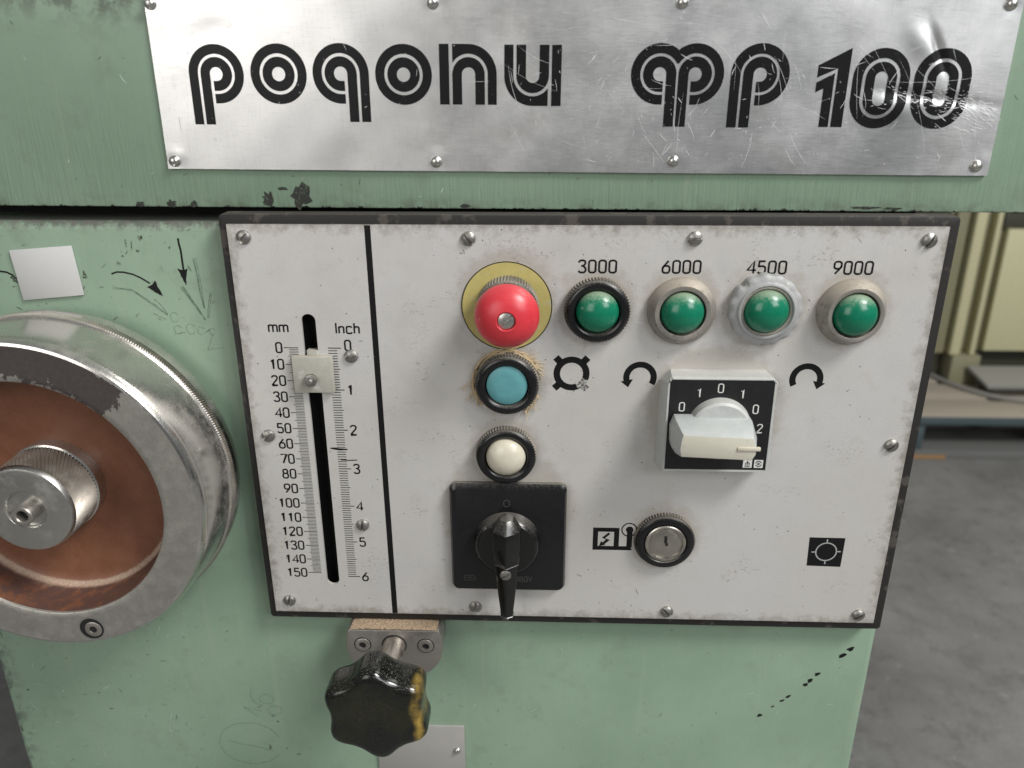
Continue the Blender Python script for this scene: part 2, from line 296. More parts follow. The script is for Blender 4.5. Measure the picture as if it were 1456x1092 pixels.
# ------------------------------------------------------------------ mesh helpers (mm)
class MB:
    def __init__(s): s.v = []; s.f = []
    def add(s, vs, fs):
        o = len(s.v); s.v += [tuple(p) for p in vs]; s.f += [tuple(i+o for i in f) for f in fs]; return s
    def box(s, x0, x1, y0, y1, z0, z1):
        vs = [(x, y, z) for x in (x0, x1) for y in (y0, y1) for z in (z0, z1)]
        return s.add(vs, [(0,1,3,2),(4,6,7,5),(0,4,5,1),(2,3,7,6),(0,2,6,4),(1,5,7,3)])
    def lathe(s, prof, n=48, teeth=None, cx=0, cz=0, twist=None, close=False):
        # prof: (radius, y) from front to back or back to front; axis along Y. teeth: (set of rows, depth)
        vs = []; fs = []
        for k, (r, y) in enumerate(prof):
            for i in range(n):
                rr = r
                if teeth and k in teeth[0] and i % 2: rr = r - teeth[1]
                a = 2*pi*i/n + (twist[k] if twist else 0); vs.append((cx+rr*cos(a), y, cz+rr*sin(a)))
        for k in range(len(prof)-1):
            for i in range(n):
                j = (i+1) % n; fs.append((k*n+i, k*n+j, (k+1)*n+j, (k+1)*n+i))
        fs.append(tuple(range(n))[::-1]); fs.append(tuple((len(prof)-1)*n+i for i in range(n)))
        if close: fs = fs[:-2]
        return s.add(vs, fs)
    def prism(s, pts, y0, y1, inset=0):                    # outline in x,z ; y0 front (smaller) y1 back
        n = len(pts); cx = sum(p[0] for p in pts)/n; cz = sum(p[1] for p in pts)/n
        vs = [(x, y0, z) for x, z in pts] + [(x, y1, z) for x, z in pts]
        fs = [tuple(range(n)), tuple(range(2*n-1, n-1, -1))] + [(i, n+i, n+(i+1) % n, (i+1) % n) for i in range(n)]
        return s.add(vs, fs)
    def sheet(s, pts, y): return s.add([(x, y, z) for x, z in pts], [tuple(range(len(pts)))])
    def strip(s, A, B, y, nw=1, dis=None, f=None):         # surface between two curves
        vs = []; fs = []; m = nw+1
        for a, b in zip(A, B):
            for k in range(m):
                t = k/nw; x = a[0]+(b[0]-a[0])*t; z = a[1]+(b[1]-a[1])*t
                yy = y + (dis(x, z) if dis else 0); vs.append(f(x, yy, z) if f else (x, yy, z))
        for i in range(len(A)-1):
            for k in range(nw): fs.append((i*m+k, i*m+k+1, (i+1)*m+k+1, (i+1)*m+k))
        return s.add(vs, fs)
    def ribbon(s, pts, w, y, closed=False, nw=1, dis=None, f=None, taper=None):
        n = len(pts); A = []; B = []
        for i in range(n):
            if closed: p, q = pts[i-1], pts[(i+1) % n]
            else: p, q = pts[max(i-1, 0)], pts[min(i+1, n-1)]
            dx, dz = q[0]-p[0], q[1]-p[1]; l = hypot(dx, dz) or 1; nx, nz = -dz/l, dx/l
            k = 1.0                                        # mitre
            if 0 < i < n-1 or closed:
                a = pts[i-1]; b = pts[i]; ex, ez = b[0]-a[0], b[1]-a[1]; el = hypot(ex, ez) or 1
                c = abs((-ez/el)*nx + (ex/el)*nz); k = 1/max(c, 0.6)
            hw = w/2*k*(taper(i/(n-1)) if taper else 1)
            A.append((pts[i][0]+nx*hw, pts[i][1]+nz*hw)); B.append((pts[i][0]-nx*hw, pts[i][1]-nz*hw))
        if closed: A.append(A[0]); B.append(B[0])
        return s.strip(A, B, y, nw, dis, f)
    def tube(s, path, r, n=8):
        vs = []; fs = []; P = [Vector(p) for p in path]
        for i, p in enumerate(P):
            t = (P[min(i+1, len(P)-1)] - P[max(i-1, 0)]).normalized(); a = t.orthogonal().normalized() if abs(t.z) > .9 else t.cross(Vector((0,0,1))).normalized(); b = t.cross(a)
            for k in range(n): vs.append(p + r*(cos(2*pi*k/n)*a + sin(2*pi*k/n)*b))
        for i in range(len(P)-1):
            for k in range(n): fs.append((i*n+k, i*n+(k+1) % n, (i+1)*n+(k+1) % n, (i+1)*n+k))
        fs += [tuple(range(n))[::-1], tuple((len(P)-1)*n+k for k in range(n))]
        return s.add(vs, fs)
    def build(s, name, mat, parent=None, smooth=True, bevel=0, seg=2, angle=35, loc=None, data=None):
        me = bpy.data.meshes.new(name)
        me.from_pydata([(x*S, y*S, z*S) for x, y, z in s.v], [], s.f)
        if bevel or True:
            bm = bmesh.new(); bm.from_mesh(me)
            if bevel:
                ed = [e for e in bm.edges if len(e.link_faces) == 2 and e.calc_face_angle(0) > radians(25)]
                bmesh.ops.bevel(bm, geom=ed, offset=bevel*S, segments=seg, profile=0.5, affect='EDGES', clamp_overlap=True)
            if any(len(e.link_faces) == 2 for e in bm.edges): bmesh.ops.recalc_face_normals(bm, faces=bm.faces[:])
            bm.to_mesh(me); bm.free()
        # flat print must face the viewer (-Y)
        if len(me.polygons) and all(abs(p.normal.y) > 0.8 for p in me.polygons) and sum(p.normal.y for p in me.polygons) > 0: me.flip_normals()
        me.materials.append(mat)
        if smooth:
            me.shade_smooth(); me.set_sharp_from_angle(angle=radians(angle))
        return link(name, me, parent, loc)
def link(name, me, parent=None, loc=None):
    o = bpy.data.objects.new(name, me); col.objects.link(o)
    if parent is not None: o.parent = parent
    if loc is not None: o.location = Vector(loc)*S if parent is not None else W(*loc)
    elif parent is None: o.location = (0, 0, H0)
    return o
def thing(name, label, cat, loc=(0,0,0), group=None):
    o = bpy.data.objects.new(name, None); o.empty_display_size = 0.01; col.objects.link(o); o.location = W(*loc)
    o['label'] = label; o['category'] = cat
    if group: o['group'] = group
    return o
def arc(cx, cz, r, a0, a1, n=24, rz=None):
    rz = rz or r; return [(cx+r*cos(radians(a0+(a1-a0)*i/n)), cz+rz*sin(radians(a0+(a1-a0)*i/n))) for i in range(n+1)]
def line(a, b, step=1.0):
    n = max(1, int(hypot(b[0]-a[0], b[1]-a[1])/step)); return [(a[0]+(b[0]-a[0])*i/n, a[1]+(b[1]-a[1])*i/n) for i in range(n+1)]
def join(*ps):
    o = []
    for p in ps:
        for q in p:
            if not o or hypot(q[0]-o[-1][0], q[1]-o[-1][1]) > 1e-3: o.append(q)
    return o
def rrect(x0, x1, z0, z1, r, n=6):
    return join(arc(x1-r, z1-r, r, 0, 90, n), arc(x0+r, z1-r, r, 90, 180, n), arc(x0+r, z0+r, r, 180, 270, n), arc(x1-r, z0+r, r, 270, 360, n))
def blob(cx, cz, rx, rz, n=16, rnd=0.35, rot=0.0):
    out = []
    for i in range(n):
        a = 2*pi*i/n; k = 1+random.uniform(-rnd, rnd); x, z = rx*k*cos(a), rz*k*sin(a)
        out.append((cx+x*cos(rot)-z*sin(rot), cz+x*sin(rot)+z*cos(rot)))
    return out
_screw = {}
def screw_mesh(R, h, rot, mat, slot=0.5, depth=1.5):
    """slotted pan-head screw, head on y<0, slot cut as a real groove"""
    m = MB(); c, s_ = cos(rot), sin(rot)
    def T(u, y, w): return (u*c-w*s_, y, u*s_+w*c)
    dome = lambda u, w: -h*(1-0.55*((u*u+w*w)/(R*R))**1.3)
    nu, nw = 6, 10
    for sg in (1, -1):
        g = []
        for i in range(nu+1):
            u = slot+(R-slot)*(1-(1-i/nu)**1.6); hw = sqrt(max(R*R-u*u, 0.0))
            g.append([(sg*u, dome(u, hw*(2*j/nw-1)), hw*(2*j/nw-1)) for j in range(nw+1)])
        vs = [T(*p) for r in g for p in r]; fs = [(i*(nw+1)+j, i*(nw+1)+j+1, (i+1)*(nw+1)+j+1, (i+1)*(nw+1)+j) for i in range(nu) for j in range(nw)]
        m.add(vs, fs)
        m.add([T(*p) for p in g[0]] + [T(p[0], p[1]+depth, p[2]) for p in g[0]], [(j, j+1, nw+2+j, nw+1+j) for j in range(nw)])
        rim = [g[i][0] for i in range(nu+1)] + [g[i][nw] for i in range(nu-1, -1, -1)]
        m.add([T(*p) for p in rim] + [T(p[0], 0.4, p[2]) for p in rim], [(j, j+1, len(rim)+j+1, len(rim)+j) for j in range(len(rim)-1)])
    hw = sqrt(R*R-slot*slot)
    pts = line((0, -hw), (0, hw), hw/5)
    m.add([T(-slot, dome(slot, w)+depth, w) for _, w in pts] + [T(slot, dome(slot, w)+depth, w) for _, w in pts], [(j, j+1, len(pts)+j+1, len(pts)+j) for j in range(len(pts)-1)])
    return m

# ------------------------------------------------------------------ stroke lettering
def A_(cx, cz, r, a0, a1, rz=None, n=14): return arc(cx, cz, r, a0, a1, n, rz)
G = {
 '0': [(rrect(.02,.56,0,1,.20,5)[:-1], True)],
 '1': [([(.12,.78),(.34,1.0),(.34,0)], False)],
 '2': [(join([(.03,.80)], A_(.23,.80,.20,170,90,.20,5), A_(.36,.80,.20,90,-20,.20,6), [(.50,.62),(.02,.05),(.02,0),(.58,0)]), False)],
 '3': [(join([(.03,.82)], A_(.22,.82,.18,165,90,.18,4), A_(.36,.80,.19,90,-50,.20,6), [(.42,.56),(.22,.54)]), False), (join([(.30,.545),(.40,.53)], A_(.38,.24,.20,60,-90,.24,8), A_(.20,.20,.18,270,195,.20,4)), False)],
 '4': [([(.47,0),(.47,.98),(0,.27),(.66,.27)], False)],
 '5': [(join([(.54,1.0),(.08,1.0),(.04,.55),(.10,.58),(.30,.60)], A_(.36,.36,.21,85,0,.24,5), A_(.36,.22,.21,0,-90,.22,5), A_(.20,.20,.18,270,195,.20,4)), False)],
 '6': [(join([(.46,1.0),(.16,.62),(.03,.40)], rrect(.02,.57,0,.58,.20,4)[9:], rrect(.02,.57,0,.58,.20,4)[:10]), False)],
 '7': [([(0,1),(.62,1),(.2,0)], False)],
 '8': [(rrect(.06,.52,.53,1,.18,4)[:-1], True), (rrect(.02,.56,0,.53,.20,4)[:-1], True)],
 '9': [([(.59-x, 1-z) for x, z in join([(.46,1.0),(.16,.62),(.03,.40)], rrect(.02,.57,0,.58,.20,4)[9:], rrect(.02,.57,0,.58,.20,4)[:10])], False)],
 'm': [([(0,0),(0,.66)], False), (join([(0,.50),(.10,.64)], A_(.26,.52,.12,90,0,.12,4), [(.38,0)]), False), (join([(.38,.50),(.48,.64)], A_(.64,.52,.12,90,0,.12,4), [(.76,0)]), False)],
 'i': [([(0,0),(0,1.0)], False)],
 'n': [([(0,0),(0,.66)], False), (join([(0,.50),(.12,.64)], A_(.32,.52,.12,90,0,.12,4), [(.44,0)]), False)],
 'c': [(join([(.48,.54)], A_(.36,.54,.12,0,90,.12,4), A_(.14,.54,.14,90,180,.12,4), A_(.14,.12,.14,180,270,.12,4), A_(.36,.12,.12,270,360,.12,4)), False)],
 'h': [([(0,0),(0,1.0)], False), (join([(0,.50),(.12,.64)], A_(.32,.52,.12,90,0,.12,4), [(.44,0)]), False)],
 'V': [([(0,1),(.3,0),(.6,1)], False)],
}
WID = {'m': .76, 'i': .0, 'n': .44, 'c': .46, 'h': .44}
def text(mb, s, x, z, h, w, y, adv=0.22, align='l', xs=1.0, f=None):
    tot = sum(WID.get(ch, .58) for ch in s)*h*xs + adv*h*(len(s)-1)
    if align == 'r': x -= tot
    if align == 'c': x -= tot/2
    for ch in s:
        for k, (pl, cl) in enumerate(G[ch]):
            mb.ribbon([(x+p[0]*h*xs, z+p[1]*h) for p in pl], w, y-0.012*k, cl, f=f)
        x += WID.get(ch, .58)*h*xs + adv*h
    return mb

# ================================================================== floor and things behind the machine
fl = MB(); fl.add([(-9000,-6000,-1000),(12000,-6000,-1000),(12000,14000,-1000),(-9000,14000,-1000)], [(0,1,2,3)])
floor = fl.build('floor', MT['floor'], smooth=False); floor['kind'] = 'structure'; floor['label'] = 'stained grey concrete workshop floor'

pal = thing('wooden_pallet', 'low wooden pallet with blue painted edge on the concrete floor', 'pallet', (1250, 1790, -1000))
for k in range(5):
    d = 148; MB().box(-60, 1140, k*d, k*d+122, 122, 140).build('deck_board', MT['wood'], pal, bevel=2)
for yb in (0, 300, 600):
    MB().box(-60, 1140, yb+2, yb+98, 108, 121).build('stringer_board', MT['wood_blue'], pal, bevel=2)
    for xb in (-60, 460, 1000):
        MB().box(xb, xb+140, yb+4, yb+96, 27, 107).build('block', MT['wood_blue'], pal, bevel=2)
    MB().box(-60, 1140, yb-6, yb+96, 0, 26).build('bottom_board', MT['wood_blue'] if yb else MT['wood_grey'], pal, bevel=2)
MB().box(-62, 1140, -4, -.5, 112, 136).build('painted_edge', MT['wood_blue'], pal, bevel=1)
MB().box(-30, 150, -9, -6.5, 2, 14).build('worn_edge', MT['wood_orange'], pal)

cab = thing('metal_cabinet', 'cream painted metal cabinet standing on the wooden pallet', 'cabinet', (1480, 2060, -860))
MB().box(-40, 700, 40, 400, 100, 1150).build('shell', MT['cab_dark'], cab, bevel=4)
MB().box(-30, 8, 20, 39, 100, 1150).build('post', MT['cab_dark'], cab, bevel=3)
MB().box(20, 52, 2, 39, 100, 1150).build('post', MT['cab'], cab, bevel=3)
MB().box(84, 100, 4, 39, 100, 1150).build('post', MT['cab'], cab, bevel=3)
MB().box(128, 690, 10, 38, 112, 505).build('door', MT['cab'], cab, bevel=4)
MB().box(116, 690, 24, 39, 506, 560).build('rail', MT['cab_base'], cab, bevel=3)
MB().box(128, 690, 10, 38, 561, 1140).build('door', MT['cab'], cab, bevel=4)
MB().box(30, 120, -4, 80, 0, 99).build('foot', MT['cab_dark'], cab, bevel=3)
MB().box(-40, 29, 60, 300, 0, 99).build('plinth', MT['cab_base'], cab, bevel=3)
MB().box(121, 700, 60, 300, 0, 99).build('plinth', MT['cab_base'], cab, bevel=3)
sl = thing('metal_slab', 'grey sheet metal cover lying on pallet before the cream cabinet', 'cover', (1600, 1950, -860))
MB().add([(-20,0,36),(420,0,36),(420,95,70),(-45,95,70),(-20,0,24),(420,0,24),(420,95,58),(-45,95,58)], [(0,1,2,3),(7,6,5,4),(0,4,5,1),(1,5,6,2),(2,6,7,3),(3,7,4,0)]).build('top', MT['slab'], sl, bevel=1)
MB().box(0, 420, 8, 84, 0, 22).build('base', MT['cab_base'], sl, bevel=1)
cb = MB().tube([(1380,2330,-852),(1440,2200,-852),(1486,2119,-852),(1508,2050,-852),(1535,1996,-852),(1588,1930,-852),(1669,1895,-852),(1780,1880,-852),(1950,1890,-852)], 8, 10).build('power_cable', MT['cable'])
cb['label'] = 'grey power cable trailing across the pallet deck'; cb['category'] = 'cable'

# ================================================================== machine body
mc = thing('milling_machine', 'pale green painted milling machine with riveted aluminium nameplate', 'machine', (0, 0, 0))
TB = radians(-0.22)
def tiltb(x, z): return z + (x*math.tan(TB))
bm_ = MB(); x0, x1 = -700, 1100
bm_.add([(x0,12,tiltb(x0,7.15)),(x1,12,tiltb(x1,7.15)),(x1,320,tiltb(x1,7.15)),(x0,320,tiltb(x0,7.15)),(x0,12,240),(x1,12,240),(x1,320,240),(x0,320,240)],
        [(0,3,2,1),(4,5,6,7),(0,1,5,4),(1,2,6,5),(2,3,7,6),(3,0,4,7)])
beam = bm_.build('upper_beam', MT['green_beam'], mc, bevel=1.2)
MB().box(-195, 384, 46, 300, -30, 9.0).build('gap_shade_block', MT['dark'], mc, smooth=False)  # added block; its near-black colour stands for the shade inside the gap
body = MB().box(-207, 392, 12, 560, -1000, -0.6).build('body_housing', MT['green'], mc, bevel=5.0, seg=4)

# ---- marks on the green housing (felt pen, pencil, chips)
YB = 11.9
def arrowhead(mb, tip, d, l, w, y):
    dx, dz = d; L = hypot(dx, dz); dx, dz = dx/L, dz/L; b = (tip[0]-dx*l, tip[1]-dz*l)
    pl_ = [tip, (b[0]-dz*w/2, b[1]+dx*w/2), (b[0]+dx*0.8, b[1]+dz*0.8), (b[0]+dz*w/2, b[1]-dx*w/2)]
    pts = [p for k in range(4) for p in line(pl_[k], pl_[(k+1) % 4], 1.1)[:-1]]
    return mb.sheet([(x+random.uniform(-.28, .28), z+random.uniform(-.28, .28)) for x, z in pts], y)
a1 = MB(); a1.ribbon([(-32.9,-9.8),(-32.8,-13),(-32.3,-17),(-32.4,-22),(-32.4,-28)], 1.1, YB); arrowhead(a1, (-32.3,-36.6), (0.05,-1), 9.8, 5.6, YB-0.03)
a1.build('marker_arrow', MT['ink'], body, smooth=False)['label'] = 'black felt pen arrow pointing down'
a2 = MB(); a2.ribbon([(-74.3,-30.2),(-71,-29.1),(-67,-29.2),(-62,-30.4),(-57.6,-32.5),(-53,-35.6)], 0.9, YB); arrowhead(a2, (-46.6,-43.2), (0.62,-0.78), 9.4, 6.4, YB-0.03)
a2.build('marker_arrow', MT['ink'], body, smooth=False)['label'] = 'black felt pen arrow curving clockwise'
a3 = MB(); a3.ribbon([(-139,-29),(-135,-29.6),(-131.5,-31.5)], 1.0, YB); a3.build('marker_line', MT['ink'], body, smooth=False)
pc = MB()
def wob(pts, k=0.25): return [(x+random.uniform(-k, k), z+random.uniform(-k, k)) for x, z in pts]
for dx in (0, .7, 1.5): pc.ribbon(wob(line((-26+dx,-21),(-24.2+dx*.6,-50), 5)), 0.25, YB)
for dx in (0, .8, 1.5): pc.ribbon(wob(line((-35.6+dx,-37),(-24+dx*.3,-57), 4)), 0.3, YB-.02)
for dx in (0, .9): pc.ribbon(wob(line((-19.2+dx,-40.6),(-22.6+dx*.5,-56), 4)), 0.26, YB-.01)
for dz in (0, -.9): pc.ribbon(wob(join(line((-75,-37.7+dz),(-64,-39+dz), 4), line((-64,-39+dz),(-45.6,-53.7+dz), 4))), 0.3, YB)
pc.ribbon(wob(line((-50,-46.5),(-45.6,-53.7), 3)), 0.25, YB-.02); pc.ribbon(wob(line((-54,-53),(-47,-57), 3)), 0.25, YB-.02)
for cx, cz, r in ((-42,-55.5,2.4),(-41,-63,2.2),(-33.5,-62.5,2.6),(-27.5,-63.5,2.0),(-21,-64,1.6)): pc.ribbon(wob(arc(cx, cz, r, 20, 330, 12, r*1.2), .2), 0.22, YB)
pc.ribbon(wob(join(line((-44,-66),(-37,-64.5), 2)), .2), .22, YB-.02); pc.ribbon(wob(join(line((-21,-66),(-25,-75), 2), line((-25,-75),(-15,-73.5), 2)), .2), .22, YB)
pc.ribbon(wob(arc(-36,-374, 22.5, 20, 330, 40, 19), .3), 0.3, YB)
pc.ribbon(wob(line((-52,-372),(-20,-380), 4), .5), .25, YB-.02)
for cx, cz in ((-20,-333),(-15,-343)): pc.ribbon(wob(arc(cx, cz, 5.0, 0, 350, 18, 4.0), .3), .25, YB)
pc.ribbon(wob(line((-37,-341),(-24,-344), 3), .2), .25, YB); pc.ribbon(wob(line((-37,-341),(-28,-348), 3), .2), .25, YB-.02); pc.ribbon(wob(arc(-22,-330,9,150,260,12), .2), .25, YB-.02)
po = pc.build('pencil_scribble', MT['pencil'], body, smooth=False); po['kind'] = 'stuff'
dots = [(376.5,-279.1,2.6),(372.2,-284.4,2.8),(357.8,-300.4,2.2),(353.5,-306.2,2.2),(350.6,-309.8,1.8),(340.6,-320,1.8),(336.8,-323.7,1.7),(331,-329,1.1),(323,-336.9,2.0)]
for x, z, r in dots:
    MB().sheet(blob(x, z, r, r*0.6, 12, 0.35, 0.5), YB).build('marker_dot', MT['ink'], body, smooth=False)
for x, z, rx, rz in ((-22,-377,1.0,2.0),(-10,-378,.8,.8),(-2,-383,1.4,.5),(-17,-348,1.4,.5),(-14,-353,.6,.8),(-69,-24,1.1,.9),(-54,-9.5,1.2,1.6),(-57,-17,.8,.6),(-66,-20,.7,.5),(-60,-14.5,.5,2.2),(-63,-13,.5,2.0),(-90,-31,1.2,2.2),(-131,-34,2.4,2.0),(-126,-41,1.2,2.4),(-139,-331,1.2,.5),(-133,-345,1.6,.4),(-190,-330,1.0,1.0),(-203,-365,.8,3.0)):
    MB().sheet(blob(x, z, rx, rz, 12, 0.45), YB-.02).build('paint_chip', MT['chip'], body, smooth=False)
def hairs(n, box, ln, w, dis=None, y=0, ang=None, f=None):
    mb = MB()
    for i in range(n):
        x = random.uniform(box[0], box[1]); z = random.uniform(box[2], box[3]); l = random.uniform(*ln)*random.random()**1.5 + ln[0]; a = random.gauss(*ang) if ang else random.uniform(0, pi)
        k = random.uniform(-0.25, 0.25); pts = []
        for t in range(7):
            s_ = t/6*l; pts.append((x+s_*cos(a+k*t/6), z+s_*sin(a+k*t/6)))
        if any(not (box[0] <= px <= box[1] and box[2] <= pz <= box[3]) for px, pz in pts): continue
        mb.ribbon(pts, random.uniform(*w), y-random.random()*0.02, dis=dis, f=f, taper=lambda t: 0.25+1.5*t*(1-t)*2)
    return mb
o = hairs(90, (-200, 388, -395, -258), (0.4, 9), (0.10, 0.38), y=YB-.03).build('pale_scratches', MT['scratch_pale'], body, smooth=False); o['kind'] = 'stuff'
o = hairs(110, (-204, -60, -400, -262), (0.3, 7), (0.10, 0.4), y=YB-.07).build('dark_scratches', MT['scratch_dark'], body, smooth=False); o['kind'] = 'stuff'
o = hairs(50, (-204, -60, -400, -262), (0.4, 14), (0.10, 0.36), y=YB-.05).build('pale_scratches', MT['scratch_pale'], body, smooth=False); o['kind'] = 'stuff'
o = hairs(150, (-204, 388, -395, -255), (0.3, 5), (0.10, 0.4), y=YB-.06).build('dark_scratches', MT['scratch_dark'], body, smooth=False); o['kind'] = 'stuff'
o = hairs(110, (-204, -10, -70, -2), (0.4, 5), (0.14, 0.5), y=YB-.06).build('dark_scratches', MT['scratch_dark'], body, smooth=False); o['kind'] = 'stuff'
o = hairs(90, (-110, 430, 9, 110), (0.4, 5), (0.14, 0.45), y=11.9).build('dark_scratches', MT['scratch_dark'], beam, smooth=False); o['kind'] = 'stuff'
o = hairs(40, (-110, 430, 12, 110), (0.4, 6), (0.15, 0.45), y=11.94).build('pale_scratches', MT['scratch_pale'], beam, smooth=False); o['kind'] = 'stuff'
for x, z, rx, rz in ((20.3,11.6,2.8,4.0),(38.7,13.4,5.0,6.0),(-21.1,9.1,2.0,1.7),(-33.3,9.3,2.4,1.8),(341.8,8.0,7,.8),(355.5,7.6,5,.7),(28.9,17.3,3,.8),(-51.2,8.8,2.5,1.2),(127.9,8.4,3,.8)):
    MB().sheet(blob(x, z, rx, rz, 18, 0.35), 11.86).build('paint_chip', MT['smear'], beam, smooth=False)

# ---- nameplate
TN = radians(-0.40); NO = (-31.4, 27.9); NS = 1.0537
def nl(u, y, w):
    u, w = u*NS, w*NS
    return (NO[0]+u*cos(TN)-w*sin(TN), y, NO[1]+u*sin(TN)+w*cos(TN))
RV = [(2.8,76.2),(137.6,76.8),(254.3,77.0),(404.4,76.7),(3.8,3.8),(137.1,4.5),(255.5,5.8),(403.7,4.6)]
def dsp(u, w):
    """sheet buckling, mm towards the viewer is negative"""
    d = 0.20*sin(u/23.0+0.6)+0.09*sin(u/10.5+w/40)+0.10*sin(w/15+u/50)+0.035*sin(u/4.3+w/9)+0.03*sin(u/6.1-w/5.2)
    d += -0.5*math.exp(-((u-24)**2/260+(w-72)**2/60))+0.35*math.exp(-((u-33)**2/90+(w-66)**2/50))
    for ru, rw in RV: d += -0.28*math.exp(-((u-ru-2.5)**2+(w-rw-2.5)**2)/14)+0.22*math.exp(-((u-ru)**2+(w-rw)**2)/10)
    # crease running down from the upper right, and the knock across the zeros
    t = (68-w)/18.0; cu = 368.8+9.0*t
    d += 1.5*math.exp(-((u-cu-1.2)/2.0)**2)*math.exp(-((w-57)/8)**2) - 0.6*math.exp(-((u-cu+6)/5.5)**2)*math.exp(-((w-60)/8)**2)
    g = (u-378)/22.0; gz = 36.0-2.6*g
    d += 0.8*math.exp(-((w-gz)/2.4)**2)*math.exp(-g*g) - 0.7*math.exp(-((w-gz+7)/5)**2)*math.exp(-((u-356)/10)**2) + 0.25*math.exp(-((w-gz)/1.6)**2)*sin(u*1.3)*math.exp(-g*g)
    return d
nu, nw = 410, 81
pl = MB(); vs = []; U1, W1 = 410.1, 81.0
for i in range(nu+1):
    for j in range(nw+1):
        u, w = U1*i/nu, W1*j/nw; vs.append(nl(u, 10.0+dsp(u, w)*0.8, w))
fs = [(i*(nw+1)+j, (i+1)*(nw+1)+j, (i+1)*(nw+1)+j+1, i*(nw+1)+j+1) for i in range(nu) for j in range(nw)]
pl.add(vs, fs)
rim = [i*(nw+1) for i in range(nu+1)] + [nu*(nw+1)+j for j in range(1, nw+1)] + [i*(nw+1)+nw for i in range(nu-1, -1, -1)] + [j for j in range(nw-1, 0, -1)]
o_ = len(pl.v); pl.v += [(pl.v[k][0], 11.95, pl.v[k][2]) for k in rim]
pl.f += [(rim[k], o_+k, o_+(k+1) % len(rim), rim[(k+1) % len(rim)]) for k in range(len(rim))]
name = pl.build('nameplate', MT['alu'], mc, angle=60)
name['label'] = 'dented aluminium nameplate with black lettering'
DIS = lambda u, w: dsp(u, w)*0.8
YL = 9.84
def letter(strips):
    m = MB()
    for k, st in enumerate(strips):
        if st[0] == 'r': m.ribbon(st[1], st[2], YL-0.004*k, st[3] if len(st) > 3 else False, nw=5, dis=DIS, f=nl)
        else: m.strip(st[1], st[2], YL-0.004*k, 5, DIS, nl)
    return m.build('letter', MT['ink_plate'], name, angle=60)
def rs(path, step=1.0):
    o = [path[0]]
    for a, b in zip(path, path[1:]): o += line(a, b, step)[1:]
    return o
RO, WO, RI, WI = 11.5, 4.45, 5.55, 4.6
def p_paths(cx, cz, base, xend, k=1.0):
    ro, ri = RO*k, RI*k
    a = join(line((cx-ro, base), (cx-ro, cz)), arc(cx, cz, ro, 180, -90, 48), line((cx, cz-ro), (xend, cz-ro)))
    b = join(line((cx-ri, base), (cx-ri, cz)), arc(cx, cz, ri, 180, -90, 36), line((cx, cz-ri), (xend, cz-ri)))
    return a, b
def mirror(p, cx): return [(2*cx-x, z) for x, z in p]
a, b = p_paths(30.6, 45.1, 21.6, 28.9, 0.985); letter([('r', a, WO), ('r', b, WI)])
for cx, cz in ((61.4,45.2),(122.55,45.2)):
    letter([('r', arc(cx, cz, RO+.05, 0, 360, 60)[:-1], WO, True), ('r', arc(cx, cz, RI, 0, 360, 44)[:-1], WI, True)])
a, b = p_paths(91.9, 45.5, 23.3, 90.2); letter([('r', mirror(a, 91.9), WO), ('r', mirror(b, 91.9), WI)])
def npath(cx, cz, L0, L1, base, top, inner_l):
    o_out = join(line((inner_l, top), (cx, top)), arc(cx, cz, top-cz, 90, 0, 30), line((cx+top-cz, cz), (cx+top-cz, base)))
    r = 9.3; a0 = 180-math.degrees(math.acos((cx-inner_l)/r)); n = len(o_out)
    i_in = join(arc(cx, cz, r, a0, 0, 60), line((cx+r, cz), (cx+r, base), 0.5))
    i_in = [i_in[min(len(i_in)-1, round(k*(len(i_in)-1)/(n-1)))] for k in range(n)]
    inner = join(line((cx-RI, base), (cx-RI, cz)), arc(cx, cz, RI, 180, 0, 30), line((cx+RI, cz), (cx+RI, base)))
    return [('r', line(((L0+L1)/2, base), ((L0+L1)/2, top)), L1-L0), ('s', o_out, i_in), ('r', inner, WI)]
letter(npath(154.1, 45.4, 140.0, 144.65, 31.7, 59.05, 146.35))
rot = lambda p, cx, cz: [(2*cx-x, 2*cz-z) for x, z in p]
us = npath(185.1, 45.0, 171.3, 175.95, 31.2, 58.7, 177.65)
letter([('r', rot(us[0][1], 185.1, 45.0), us[0][2]), ('s', rot(us[1][1], 185.1, 45.0), rot(us[1][2], 185.1, 45.0)), ('r', rot(us[2][1], 185.1, 45.0), us[2][2])])
# phi
ml = 254.45
lo_ = join(line((247.8, 46-RO), (246, 46-RO)), arc(246, 46, RO, 270, 30, 60)); li_ = mirror(join(line((246-RI, 22.1), (246-RI, 46)), arc(246, 46, RI, 180, -90, 36), line((246, 46-RI), (244.2, 46-RI))), 246)
def clampx(mb_r, lim, side):
    return mb_r
m = MB(); m.ribbon(lo_, WO, YL, nw=5, dis=DIS, f=None); m.v = [(min(x, ml), y, z) for x, y, z in m.v]
k0 = len(m.v); m.ribbon([(2*ml-x, z) for x, z in lo_], WO, YL-.004, nw=5, dis=None, f=None); m.v = m.v[:k0] + [(max(x, ml), y+DIS(x, z), z) for x, y, z in m.v[k0:]]
m.ribbon(li_, WI+.2, YL-.008, nw=5, dis=DIS); m.ribbon([(2*ml-x, z) for x, z in li_], WI+.2, YL-.012, nw=5, dis=DIS)
m.v = [nl(*p) for p in m.v]; m.build('letter', MT['ink_plate'], name, angle=60)
a, b = p_paths(293.75, 46.0, 21.9, 292.3, 1.005); letter([('r', a, WO+.2), ('r', b, WI+.2)])
